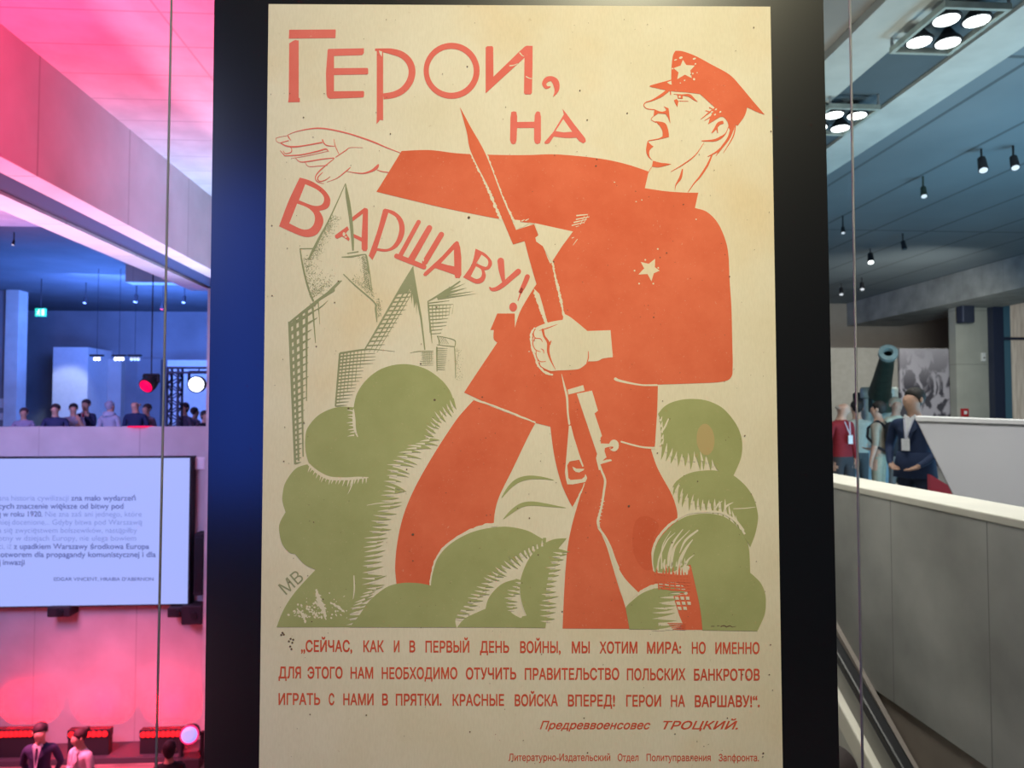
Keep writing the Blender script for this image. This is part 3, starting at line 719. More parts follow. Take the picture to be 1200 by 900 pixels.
# bayonet and rifle
so.poly(cpts((539.0, 126, 1), (544.5, 136), (552, 150), (569.3, 181.3), (588, 230), (604.7, 269.7, 1), (626, 263, 1), (630.7, 276, 1), (627.3, 278.7, 1), (628.3, 283.3, 1), (636, 288.7), (641.3, 302), (646.7, 315), (654, 347), (659.5, 375, 1),
  (642, 378.7, 1), (633.3, 348.7), (622.7, 312.7), (614.7, 282.7, 1), (601.3, 286.7, 1), (588.7, 256.7), (580, 234), (553, 181), (547, 155)), 'R', 2)
# hand on the rifle
so.poly(T(600, 350, 7.5, cpts((455, 135, 1), (500, 155), (570, 208), (662, 285, 1), (865, 278, 1), (885, 515, 1), (800, 526), (750, 548), (668, 552, 1), (655, 570), (600, 612), (540, 625), (380, 633), (335, 638), (260, 600), (235, 560), (213, 500), (187, 440), (180, 390), (188, 340), (185, 300), (205, 260), (250, 235), (340, 205), (445, 187, 1))), 'P', 3)
so.stroke(T(600, 350, 7.5, [(198, 262, 18), (172, 305, 20), (168, 380, 20), (190, 470, 20), (213, 540, 20), (238, 598, 20), (290, 648, 20), (355, 668, 14)]), 'P', 2, rag=0.5)
for q in ([(205, 265, 8), (188, 305, 8), (203, 345, 8), (250, 354, 8), (267, 382, 4)], [(205, 345, 8), (182, 392, 8), (205, 448, 8), (252, 468, 5)], [(253, 440, 4), (275, 455, 8), (280, 482, 4)],
          [(212, 460, 7), (215, 510, 8), (245, 552, 8), (297, 552, 5)], [(240, 558, 7), (255, 598, 8), (335, 638, 8), (400, 633, 4)], [(238, 282, 3), (310, 260, 9), (400, 226, 3)],
          [(270, 275, 22), (283, 330, 18), (318, 388, 24), (318, 465, 22), (340, 540, 14), (382, 625, 3)], [(345, 368, 4), (328, 400, 22)], [(670, 462, 5), (670, 520, 9), (655, 570, 8)]):
    so.stroke(T(600, 350, 7.5, q), 'R', 4)
# outstretched hand
for q in ([(130, 140, 4), (200, 111, 6), (320, 86, 10), (420, 80, 12), (540, 97, 12), (680, 131, 12), (800, 170, 13), (900, 207, 13), (1000, 250, 9), (1125, 298, 6)], [(130, 140, 6), (140, 160, 10), (160, 188, 3)],
          [(130, 144, 3), (40, 162, 4), (28, 178, 4), (40, 200, 4), (70, 210, 5)], [(68, 208, 9), (110, 232, 11), (180, 243, 14), (280, 232, 11), (435, 204, 12)], [(70, 207, 8), (140, 188, 8)],
          [(435, 178, 11), (450, 212, 10), (480, 232, 9), (545, 238, 5)], [(537, 175, 4), (547, 230, 6), (580, 306, 5)], [(65, 275, 4), (105, 322, 9)], [(90, 278, 5), (112, 302, 7), (160, 290, 8), (165, 260, 6), (150, 244, 4)],
          [(105, 322, 9), (250, 313, 11), (400, 280, 12), (465, 262, 12), (492, 286, 3)], [(168, 343, 3), (300, 322, 5), (488, 280, 4)], [(200, 342, 4), (242, 375, 8), (320, 370, 10), (440, 350, 9), (540, 340, 7)],
          [(285, 380, 4), (315, 415, 5), (400, 412, 6), (480, 405, 5)], [(790, 250, 3), (680, 250, 4), (640, 275, 8), (550, 335, 6)], [(540, 345, 6), (420, 445, 10), (375, 505, 8), (390, 548, 7), (448, 566, 4)],
          [(440, 465, 4), (395, 512, 9), (410, 545, 9), (460, 535, 7), (505, 503, 4)], [(475, 552, 3), (560, 520, 6), (640, 460, 9), (682, 423, 6)], [(650, 458, 3), (730, 472, 8), (800, 475, 12), (870, 453, 20), (912, 423, 28), (928, 396, 10)], [(915, 445, 5), (960, 460, 8), (1018, 468, 8)]):
    so.stroke(T(320, 140, 7.5, q), 'O', 2, cap=False)
# cap, hair and face
def f1(p): return T(740, 50, 7.5, p)
def f2(p): return T(740, 130, 7.5, p)
so.poly(f1(cpts((385, 75, 1), (450, 80), (560, 120), (700, 195), (860, 285), (960, 390), (1060, 510), (1170, 637, 1), (1100, 612), (1015, 572, 1), (993, 645), (932, 733, 1), (912, 725, 1), (880, 800, 1), (850, 745, 1), (842, 700), (800, 656), (740, 672), (672, 718, 1), (690, 660), (728, 570, 1), (600, 455, 1), (480, 440), (340, 428), (165, 392, 1), (160, 382), (210, 366), (348, 328, 1), (350, 230), (362, 120))), 'R', 1)
so.poly(f1([(450, 155), (480, 200), (555, 205), (515, 248), (528, 315), (468, 285), (400, 325), (412, 265), (368, 228), (430, 205)]), 'P', 2, False)
for x, y, rx, ry in ((432, 136, 16, 10), (550, 145, 15, 8), (560, 190, 8, 6), (537, 275, 7, 7), (575, 268, 5, 5), (548, 325, 9, 10), (465, 335, 7, 6), (428, 358, 5, 5), (360, 232, 7, 7), (385, 155, 14, 5)):
    so.disc(*f1([(x, y)])[0], rx / 7.5, ry / 7.5, 'P', 2, rot=-20)
so.poly(f1([(310, 352), (348, 338), (352, 372), (335, 370)]), 'P', 2, False)
for q in ([(745, 575, 14), (690, 610, 13), (607, 676, 4)], [(775, 592, 16), (715, 640, 13), (640, 688, 4)], [(800, 630, 22), (735, 670, 20), (675, 716, 4)], [(680, 572, 9), (720, 592, 9)], [(648, 600, 8), (690, 612, 9)]):
    so.stroke(f1(q), 'R', 2, cap=False)
for x, y in ((740, 590), (732, 636), (778, 612), (705, 612)): so.disc(*f1([(x, y)])[0], 1.4, 0.9, 'P', 3, rot=-35)
for q in ([(332, 412, 26), (260, 468, 26), (180, 510, 13), (125, 528, 8), (108, 553, 7), (132, 582, 7), (200, 592, 8)], [(190, 650, 5), (172, 678, 5), (215, 705, 6)], [(370, 455, 3), (440, 462, 9), (505, 468, 26), (545, 498, 18), (578, 522, 4)],
          [(415, 515, 4), (455, 517, 5), (500, 518, 3)], [(340, 425, 10), (343, 462, 8)], [(850, 742, 6), (825, 800, 8), (780, 838, 22), (720, 862, 20), (615, 866, 8)], [(806, 702, 26), (765, 715, 30), (735, 758, 22), (703, 797, 8)], [(748, 748, 18), (756, 796, 5)]):
    so.stroke(f1(q), 'R', 2, cap=False)
so.poly(f1([(200, 588), (240, 605), (270, 610), (300, 602), (302, 588), (282, 562), (325, 580), (340, 715), (318, 660), (300, 630), (235, 625), (192, 652)]), 'R', 2, False)
so.poly(f1([(400, 462), (450, 468), (448, 496), (408, 494)]), 'R', 2, False); so.disc(*f1([(422, 478)])[0], 1.2, 1.4, 'P', 3)
so.poly(f1([(372, 508), (395, 498), (412, 518), (402, 568), (384, 540)]), 'R', 2, False)
so.poly(f2(cpts((205, 92, 1), (290, 108), (320, 165), (328, 232, 1), (240, 253), (140, 270, 1), (150, 260, 1), (235, 244), (272, 226, 1), (270, 180), (247, 135))), 'R', 2)
so.poly(f2(cpts((140, 266, 1), (165, 295), (192, 315, 1), (160, 345), (155, 385), (165, 415), (190, 440, 1), (145, 405), (127, 345))), 'R', 2)
so.poly(f2(cpts((188, 440, 1), (178, 490, 1), (240, 498), (350, 470, 1), (300, 462), (255, 458))), 'R', 2)
for q in ([(182, 488, 4), (165, 512, 4), (150, 540, 4)], [(635, 282, 4), (560, 390, 8), (460, 468, 10), (345, 537, 4)], [(447, 512, 10), (428, 590, 24), (390, 650, 10), (380, 702, 2)], [(885, 150, 34), (852, 240, 24), (790, 325, 18), (740, 397, 3)],
          [(912, 130, 9), (890, 230, 11), (805, 372, 3)], [(785, 330, 16), (740, 366, 14), (668, 404, 5)], [(706, 388, 13), (665, 480, 18), (600, 580, 16), (550, 637, 10), (495, 716, 5)]):
    so.stroke(f2(q), 'R', 2, cap=False)
# torn-looking boot top and sole
def f7(p): return T(720, 620, 7.5, p)
sold_late = so

# ---- bushes
bu = Ink('GPRN')
# halo strips where the paper shows between bush and soldier
bu.stroke([(505, 688, 4), (507, 672, 4), (514, 652, 5), (527, 637, 4.5), (548, 624, 5), (569, 616.5, 5.5), (582, 614.5, 4)], 'P', 3, rag=0.5)
bu.stroke([(792, 609.5, 2.6), (782, 617, 3.2), (770, 632, 3), (765, 648, 3.6), (767, 668, 3.6)], 'P', 3, rag=0.3)
bu.poly(cpts((414.7, 477.3), (418.7, 461), (430.7, 444), (449, 431.5), (473, 426.7), (497, 431.5), (516, 444), (526.7, 457), (532.5, 471, 1), (524, 476), (512, 486), (503, 501), (498, 514), (486, 521), (473, 531), (461, 545), (456, 560), (455, 575), (450, 590), (444, 605), (438, 620), (432, 640), (430, 660), (432, 678), (433, 690), (425, 702), (414, 712), (410, 722), (412, 734.6, 1), (324.5, 734.7, 1), (330, 720), (338, 705), (350, 689), (370, 667.5, 1), (357, 661), (346, 649, 1), (339, 647), (331, 637), (327.5, 622), (328.5, 612), (335, 600, 1), (331.5, 588), (331.5, 579), (335, 565), (347, 549), (362.5, 543.5, 1), (358.7, 530), (358, 515), (361, 501), (375, 485.5), (396, 477)), 'G', 4)
bu.fringe([(531, 471), (514, 485), (504, 502), (499, 515)], 68, 25, 11, 4.5, 5.0, 'G', 4, -12, inset=4)
bu.fringe([(498, 516), (477, 529), (462, 545), (457, 560), (455, 575)], -8, 5, 19, 5.0, 5.6, 'G', 4, 22, inset=5)
bu.fringe([(455, 577), (446, 602), (434, 635), (430, 660), (433, 690)], 2, -4, 19, 4.6, 5.6, 'G', 4, -10, inset=5)
bu.fringe([(432, 692), (416, 712), (412, 730)], -14, -8, 15, 4.0, 5.2, 'G', 4, -6, inset=5)
bu.stroke([(361.5, 543.5, 2.4), (372, 553, 3.6), (386, 560, 4.0), (404, 561, 3.4), (420, 560, 3), (432, 559.5, 1)], 'P', 5)
bu.fringe([(364, 546), (386, 560), (406, 561.5), (430, 560)], 118, 100, 8, 1.8, 4.2, 'P', 5, 0)
bu.blade(414, 561, 100, 20, 1.8, 'P', 5, 25)
bu.stroke([(414.5, 479, 1), (415, 490, 3.4), (416, 503, 3), (419.5, 512, 1)], 'P', 5)
bu.fringe([(414.5, 482), (415.5, 511)], 195, 172, 7, 1.7, 4.0, 'P', 5, -15)
for q in ([(430, 592, .5), (445, 589.5, 1.2), (462, 589, .6)], [(415, 674, 1.2), (415.5, 690, 1.6), (414, 702, .5)]): bu.stroke(q, 'P', 5)
# centre bush group
bu.poly(cpts((410, 734.7, 1), (421, 721), (433, 704), (452, 688.5), (470, 683), (490, 683), (505, 685.8, 1), (507, 672), (513.5, 653), (527.5, 637.5), (548, 625.5), (569, 619.3), (593, 617), (616, 621), (630, 628), (640, 634, 1), (626, 639), (609, 648), (590, 662), (570, 678), (556, 697), (543, 711), (534, 724), (535, 734.8, 1)), 'G', 6)
bu.fringe([(638, 634), (612, 647), (590, 662), (570, 679)], 95, 18, 12, 4.2, 5.4, 'G', 6, -15, inset=4)
bu.fringe([(568, 681), (555, 699), (542, 713), (534, 728)], 12, 8, 13, 4.2, 5.2, 'G', 6, -12, inset=4)
bu.poly(cpts((536, 734.8, 1), (541, 728), (549, 722), (569, 713, 1), (572, 702), (579, 692), (590, 683), (606, 678.5), (609.5, 681, 1), (600, 690), (595, 702), (598, 716), (608, 723), (613, 724, 1), (613, 735, 1)), 'G', 5)
bu.fringe([(607, 680), (598, 694), (595, 704), (598, 716)], 15, 0, 11, 3.4, 4.8, 'G', 5, -8, inset=3)
bu.poly(cpts((604, 735.2, 1), (612, 722, 1), (617, 721, 1), (611.5, 706), (609.3, 690), (611, 675), (619, 656), (632, 640.5), (648, 632), (664, 630.5, 1), (654, 643), (647, 657), (642, 677), (639, 702), (640.5, 722), (639, 735.5, 1)), 'G', 5)
bu.fringe([(654, 645), (646, 662), (641, 680), (638, 704), (639, 730)], 5, 2, 14, 4.4, 5.4, 'G', 5, -10, inset=4)
bu.stroke([(609.3, 690, 1.2), (611.5, 706, 1.2), (617, 721, 1.6)], 'P', 5)
# bush between the boots
bu.stroke([(748, 696, 4), (757, 690.5, 5), (771, 686, 5), (786, 684.8, 6), (797, 688, 6), (803.5, 695, 4)], 'P', 3, rag=0.5)
bu.poly(cpts((732.9, 712, 1), (737, 707), (749, 697), (760, 691.5), (771, 688.8), (787, 688), (797, 690.5), (803, 694.5, 1), (790, 694), (779, 698), (774, 712), (771, 725), (772, 737.5, 1), (737.5, 737, 1)), 'G', 5)
bu.poly([(776, 696), (803, 696), (789, 698), (792, 712), (797, 724), (800, 731), (790, 738), (772, 738), (772, 712)], 'P', 3, False)
bu.fringe([(780, 697), (776, 706), (773, 716), (771, 727), (771, 735)], 0, 2, 19, 4.2, 5.6, 'G', 5, -10, inset=5)
# right-hand bushes
bu.poly(cpts((771, 485, 1), (777, 477.5), (787, 471.5), (803, 467.8), (820, 468), (834, 471.5), (848, 479.5), (861, 495), (867.5, 509), (869.5, 522), (867.5, 538), (859, 557.5, 1), (842, 552), (834, 540), (826, 535), (813, 535.5), (797, 535), (784, 529), (777, 519), (777, 506), (775, 494)), 'G', 4)
bu.fringe([(775, 487), (776, 500), (777, 512), (777, 521)], 110, 110, 9, 4.6, 6.2, 'G', 4, -20, inset=3)
bu.fringe([(778, 522), (790, 531), (806, 535), (822, 535), (834, 541)], 100, 75, 14, 5.2, 6.2, 'G', 4, 12, inset=4)
bu.stroke([(783, 491, 1.4), (779, 500, 2.2), (775.5, 506, 1)], 'P', 5); bu.stroke([(777, 517, .8), (773, 522, 2)], 'P', 5)
bu.disc(826.5, 515, 10.5, 18.5, 'N', 5, 24, -4)
bu.poly(cpts((788, 571, 1), (790.5, 566), (797, 560), (806, 555), (818, 552), (835, 551), (850, 553.5), (859, 557), (868, 564), (876, 572.5), (883, 584), (887, 598), (887.8, 609), (884.5, 626), (878.7, 641, 1), (869, 622), (860, 605), (850, 592), (838, 588), (826, 590), (812, 586), (800, 578), (796, 568)), 'G', 4)
bu.fringe([(792, 569), (799, 577), (812, 585), (824, 589), (838, 588)], 112, 90, 13, 4.8, 6.0, 'G', 4, -14, inset=5)
bu.fringe([(840, 588), (850, 592), (860, 604), (868, 618)], 95, 62, 15, 4.6, 6.0, 'G', 4, -8, inset=4)
bu.stroke([(859, 596, .8), (872, 595.5, 1.1), (885, 594, .6)], 'P', 5)
bu.stroke([(838, 597.5, .6), (841, 591, 2.0), (846, 587.2, .6)], 'P', 5); bu.stroke([(847, 601, .6), (851, 593, 2.2), (859, 588.5, .5)], 'P', 5)
bu.stroke([(792, 609, 2.0), (806, 601.5, 2.4), (826, 599.3, 2.6), (846, 601, 2.6), (862, 610.5, 2.6), (871, 621, 2)], 'P', 5)
bu.poly(cpts((767, 668.5, 1), (765.3, 660), (766, 648), (770.5, 635), (778, 624.5), (790, 613), (803, 605.5), (815, 602.5), (827, 601.6), (840, 603), (852, 607.5), (866.7, 620), (873, 630), (877.3, 643), (878.7, 671, 1), (884, 675.5), (891, 683), (895.5, 693), (897, 704), (895.5, 720), (887, 739.3, 1), (822.9, 738.2, 1), (820.5, 715), (815.5, 690), (809, 661.5, 1), (800, 664), (790, 669), (778, 671)), 'G', 6)
for q in ([(791, 624, .6), (781, 634, 1.6), (772, 655, 2), (771, 668, 1.4)], [(800, 620, .8), (789, 635, 2.6), (784, 650, 3.4), (783, 662, 2.4)], [(808, 621, .6), (793, 637, 2), (788, 648, 3.6), (786, 665, 2.6)], [(817, 621.5, 2.2), (803, 633, 2.6), (796, 648, .8)], [(811.5, 632, 1.0), (804, 642, 2.8), (797, 656, 4.2), (794, 672, 3)], [(813, 650, .6), (806, 656, 2.2), (801, 666, 3.4), (799, 674, 2)], [(786, 622, .5), (776, 640, 1.2), (775, 664, 1.6)], [(779, 655, 1.2), (778, 662, 2.6), (780, 668, 2.4)]):
    bu.stroke(q, 'P', 7)
bu.poly([(768, 671), (773, 666), (780, 664), (788, 664), (796, 663), (803, 661), (808, 664), (806, 673), (798, 674), (780, 672)], 'P', 5, False)
bu.fringe([(768, 664), (780, 662), (792, 660), (804, 657)], 100, 88, 9, 3.0, 4.6, 'G', 6, -8, inset=2)
# grass arcs
bu.stroke([(588, 583, .8), (597, 571, 4), (607, 563, 5.2), (620, 559.5, 4.6), (635, 560, 3), (649, 562.5, .5)], 'G', 2)
bu.stroke([(590, 608, .8), (600, 599, 4), (611, 592, 5), (624, 590, 5), (642, 592, 3.4), (663, 595, .5)], 'G', 2)
# rubbed patch at bottom left
for k in range(120):
    x = random.gauss(368, 17); y = 724 - abs(random.gauss(0, 14))
    if 334 < x < 412 and y > 690 - (x - 334) * 0.0 and y < 732 and (x - 330) * 1.15 > (734 - y) - 4:
        bu.disc(x, y, random.uniform(.4, 2.2), random.uniform(.4, 1.4), 'P', 5, 7, random.uniform(0, 90))
for q in ([(371, 690, 1), (374, 702, 5), (380, 716, 4), (382, 726, 1)], [(348, 712, 1), (356, 722, 3), (358, 729, 2)], [(388, 706, 2), (396, 711, 3), (404, 717, 1)]):
    bu.stroke(q, 'P', 5, rag=0.9)
bu.link('bush_print', poster)
# boot hatching over the bush
for i in range(6):
    y = 672 + i * 3.4
    so.stroke([(768 + i * 1.3, y, 2.2), (786, y + 1.5, 2.2), (808, y + 3.0, 2.0)], 'R', 9, rag=0.4)
for i in range(11):
    x = 769 + i * 3.8
    so.blade(x, 682, -88 - i * 0.3, 15 + random.uniform(-4, 7), 3.0, 'R', 9, random.uniform(-8, 8))
for i in range(6):
    so.stroke([(770 + i * 6.5, 671, 1.3), (772 + i * 6.4, 690, 1.5)], 'R', 9, False)
for i in range(3):
    for j in range(3):
        if i + j < 4 and not (i == 2 and j == 2):
            so.poly(f7([(528 + i * 48 + j * 12, 590 + j * 44), (560 + i * 48 + j * 12, 592 + j * 44), (566 + i * 46 + j * 12, 620 + j * 44), (536 + i * 46 + j * 12, 618 + j * 44)]), 'P', 9, False)
for i in range(5):
    so.stroke([(782 + i * 1.5, 730 + i * 1.7, .8), (803, 730.4 + i * 1.7, 1.2)], 'R', 9, False)
so.link('soldier_print', poster)

# ---- the city behind
ci = Ink('LP')
ci.stroke(g7([(636, 118, 6), (560, 290, 9), (480, 460, 13), (400, 610, 20), (345, 720, 22), (310, 785, 4)]), 'L', 1)
ci.stroke(g7([(638, 112, 4), (650, 200, 26), (665, 290, 32), (685, 430, 30), (700, 600, 24), (704, 696, 16)]), 'L', 3)
ci.stroke(g7([(652, 729, 8), (748, 714, 11)]), 'L', 1); ci.stroke(g7([(605, 760, 6), (690, 757, 16), (800, 738, 9), (822, 760, 12), (845, 900, 16)]), 'L', 1)
ci.stroke(g7([(235, 688, 9), (362, 686, 9)]), 'L', 1)
ci.stroke(T(300, 200, 3.75, [(195, 345, 5), (203, 400, 7), (218, 470, 8), (235, 530, 8), (252, 572, 8)]), 'L', 1)
ci.stroke(T(300, 200, 3.75, [(487, 375, 5), (500, 450, 4.5), (511, 538, 3)]), 'L', 1)
ci.stroke(T(300, 200, 3.75, [(385, 455, 4), (440, 508, 6), (520, 578, 7), (527, 610, 9), (532, 665, 4)]), 'L', 1)
ci.poly(T(330, 330, 7.5, [(535, -8), (470, 60), (470, 85), (340, 165), (300, 210), (180, 290), (72, 372), (66, 356), (180, 262), (290, 175), (400, 95), (505, -8)]), 'L', 1, False)
ci.stroke(T(330, 330, 7.5, [(412, 165, 2), (370, 205, 8), (320, 245, 12)]), 'L', 1)
def stipple(n, fn, rng, r=0.42):
    """Printed dots, thinning out away from an outline: fn(t, s) gives a place."""
    for _ in range(n):
        t = rng.random(); s = abs(rng.gauss(0, 0.42))
        if s > 1: continue
        x, y = fn(t, s); ci.disc(x, y, r * rng.uniform(.7, 1.15), r * rng.uniform(.7, 1.15), 'L', 1, 6)
rg = random.Random(3)
stipple(430, lambda t, s: (388 - 28 * t + s * 13 + 1, 252 + 52 * t + s * 3), rg)
stipple(330, lambda t, s: (359 - 4 + 8 * t + s * 22, 300 + 48 * t - s * 3), rg)
stipple(170, lambda t, s: (366 + 24 * t, 350 - 16 * t - s * 18), rg)
stipple(230, lambda t, s: (428.5 + 6.5 * t - s * 9, 300 + 40 * t), rg)
stipple(150, lambda t, s: (412 + 26 * t + s * 5, 328 + 22 * t - s * 10), rg)
stipple(110, lambda t, s: (441 + 2 * t + s * 7, 350 + 22 * t), rg)
for i in range(14):
    ci.stroke([(424 + i * .25, 301 + i * 2.6, .7), (429.5 + i * .45, 306 + i * 2.6, .3)], 'L', 1, False, False)
# windowed facade, left
def lerp(a, b, t): return (a[0] + (b[0] - a[0]) * t, a[1] + (b[1] - a[1]) * t)
cols = [((339.6, 377), (346.2, 544), 2.6, 2.2), ((345.5, 374), (350.2, 540), 3.0, 1.8), ((352.5, 368), (355.5, 535), 3.6, 1.2), ((359.5, 363), (359.5, 470), 2.6, .8), ((366.5, 358), (370, 402), 1.8, .6), ((373, 352), (375, 380), 1.0, .4)]
for a, b, w0, w1 in cols: ci.stroke([a + (w0 * 1.35,), lerp(a, b, .5) + ((w0 + w1) / 1.55,), b + (w1 * 1.2,)], 'L', 1, cap=False)
y = 381.0; sp_ = 9.4
while y < 543:
    t = (y - 377) / 167
    x0 = 339.6 + 6.6 * t
    wd = (36 if y < 395 else 27) * (1 - t) + 5.5 * t + random.uniform(-2, 2)
    wd = min(wd, 36 - (y - 381) * .12)
    sl_ = 0.62 * (1 - t) + 0.25 * t
    ci.stroke([(x0, y + 1, 4.2 - 1.6 * t), (x0 + wd * .5, y + 1 - wd * .5 * sl_, 3.3 - 1.5 * t), (x0 + wd, y + 1 - wd * sl_, .5)], 'L', 1, cap=False)
    y += sp_; sp_ = max(5.2, sp_ * .972)
# lower block
tl_, tr_, bl_ = (398.6, 414), (428, 409.6), (393.4, 476)
ci.stroke([tl_ + (2.4,), bl_ + (1.8,)], 'L', 1, False, False)
ci.stroke([tl_ + (2.2,), tr_ + (1.8,), (445, 410, .8), (463, 412, .3)], 'L', 1, cap=False)
for i in range(1, 8):
    a = lerp(tl_, tr_, i / 7.0); ln = 64 - i * 5.5 if i < 6 else 20 - (i - 6) * 6
    ci.stroke([a + (1.7 - .17 * i,), (a[0] - 5.2 * ln / 62, a[1] + ln, .6)], 'L', 1, False, False)
for i in range(1, 17):
    p = lerp(tl_, bl_, i / 16.0); wd = (46 - i * 0.8 if i < 5 else 40 - i * 1.55) * random.uniform(.9, 1.1)
    ci.stroke([p + (1.7,), (p[0] + wd * .5, p[1] - wd * .06, 1.3), (p[0] + wd, p[1] - wd * .09, .3)], 'L', 1, cap=False)
# pointed tower
ap = (484.4, 312.7)
ci.stroke([ap + (1.4,), (470, 337, 2.2), (440, 389, 2.0), (428, 409, 1.4)], 'L', 1, cap=False)
ci.poly(T(420, 310, 7.5, [(483, 15), (492, 80), (530, 300), (560, 470), (590, 750), (580, 750), (545, 480), (515, 330), (512, 440), (505, 330), (492, 385), (478, 260), (468, 350), (462, 220), (450, 215), (440, 240), (400, 250), (370, 250), (310, 300), (345, 240), (420, 125)]), 'L', 1, False)
for dx, w0 in ((7.0, 1.7), (12.5, 1.3), (16.5, .7)):
    ci.stroke([(484.4 - (y_ - 312.7) * .586 + dx, y_, w_) for y_, w_ in ((337, w0), (360, w0), (390, w0 * .8), (413, .4))], 'L', 1, cap=False)
y = 344.0
while y < 409:
    x0 = 484.4 - (y - 312.7) * .586
    ln = 20 - abs(y - 375) * .05 + random.uniform(-1.5, 2.5)
    ci.stroke([(x0 - .5, y, 1.8), (x0 + ln * .6, y - .8, 1.3), (x0 + ln, y - 1.4, .3)], 'L', 1, cap=False)
    y += 5.1
# tower on the right with its fanned roof
def f4(p): return T(420, 310, 7.5, p)
ci.poly(f4([(608, 322), (700, 265), (760, 225), (830, 185), (890, 143), (900, 150), (820, 210), (945, 163), (800, 235), (955, 205), (790, 262), (1020, 235), (760, 285), (1050, 255), (700, 312), (690, 290), (625, 325)]), 'L', 1, False)
ci.stroke(f4([(612, 325, 10), (625, 480, 13), (638, 590, 12), (648, 692, 4)]), 'L', 1)
ci.stroke(f4([(615, 340, 9), (700, 330, 8), (800, 318, 3)]), 'L', 1)
for i, (x1, w_) in enumerate(((835, 9), (815, 9), (800, 9), (795, 9), (790, 8), (780, 8), (775, 7), (740, 6), (720, 5))):
    yy = 362 + i * 31
    ci.stroke(f4([(615 + i * 3, yy, w_ + 2), (720, yy - 6, w_), (x1, yy - 12, 3)]), 'L', 1, cap=False)
for i in range(8):
    ci.stroke(f4([(620 + i * 31, 355, 9 - i), (628 + i * 28, 600 - i * 20 if i < 2 else 520 - i * 12, 3)]), 'L', 1, False, False)
ci.stroke(f4([(690, 628, 5), (760, 640, 6), (848, 668, 9), (848, 720, 7)]), 'L', 1); ci.stroke(f4([(690, 705, 5), (760, 714, 7), (850, 722, 7)]), 'L', 1)
ci.stroke(f4([(692, 628, 5), (708, 660, 10), (712, 705, 8)]), 'L', 1)
for i in range(5): ci.stroke(f4([(700 + i * 14, 635 + i * 2, 3), (730 + i * 16, 700, 2)]), 'L', 1, False, False)
ci.stroke(f4([(690, 728, 12), (690, 800, 12), (692, 940, 8)]), 'L', 1); ci.stroke(f4([(845, 722, 6), (852, 850, 8), (855, 1000, 4)]), 'L', 1)
for i in range(12):
    yy = 735 + i * 17
    ci.stroke(f4([(692, yy, 7), (740, yy + 1, 5), (785 - i * 2, yy + 3, 2)]), 'L', 1, cap=False)
ci.stroke(f4([(455, 777, 3), (530, 764, 7), (660, 760, 4)]), 'L', 1)
for i in range(7): ci.stroke(f4([(548 + random.uniform(-12, 12), 778 + i * 18, 3), (600, 776 + i * 18, 5), (660, 776 + i * 18, 3)]), 'L', 1, cap=False)
for i in range(6): ci.stroke(f4([(570 + i * 15, 765, 5), (572 + i * 14, 880 - (i % 3) * 14, 2)]), 'L', 1, False, False)
ci.stroke(f4([(715, -6, .1), (716, -5, .1)]), 'L', 1, False, False)
stipple(90, lambda t, s: (534 + s * 9, 408 + 38 * t), rg, .35)
ci.link('city_print', poster)

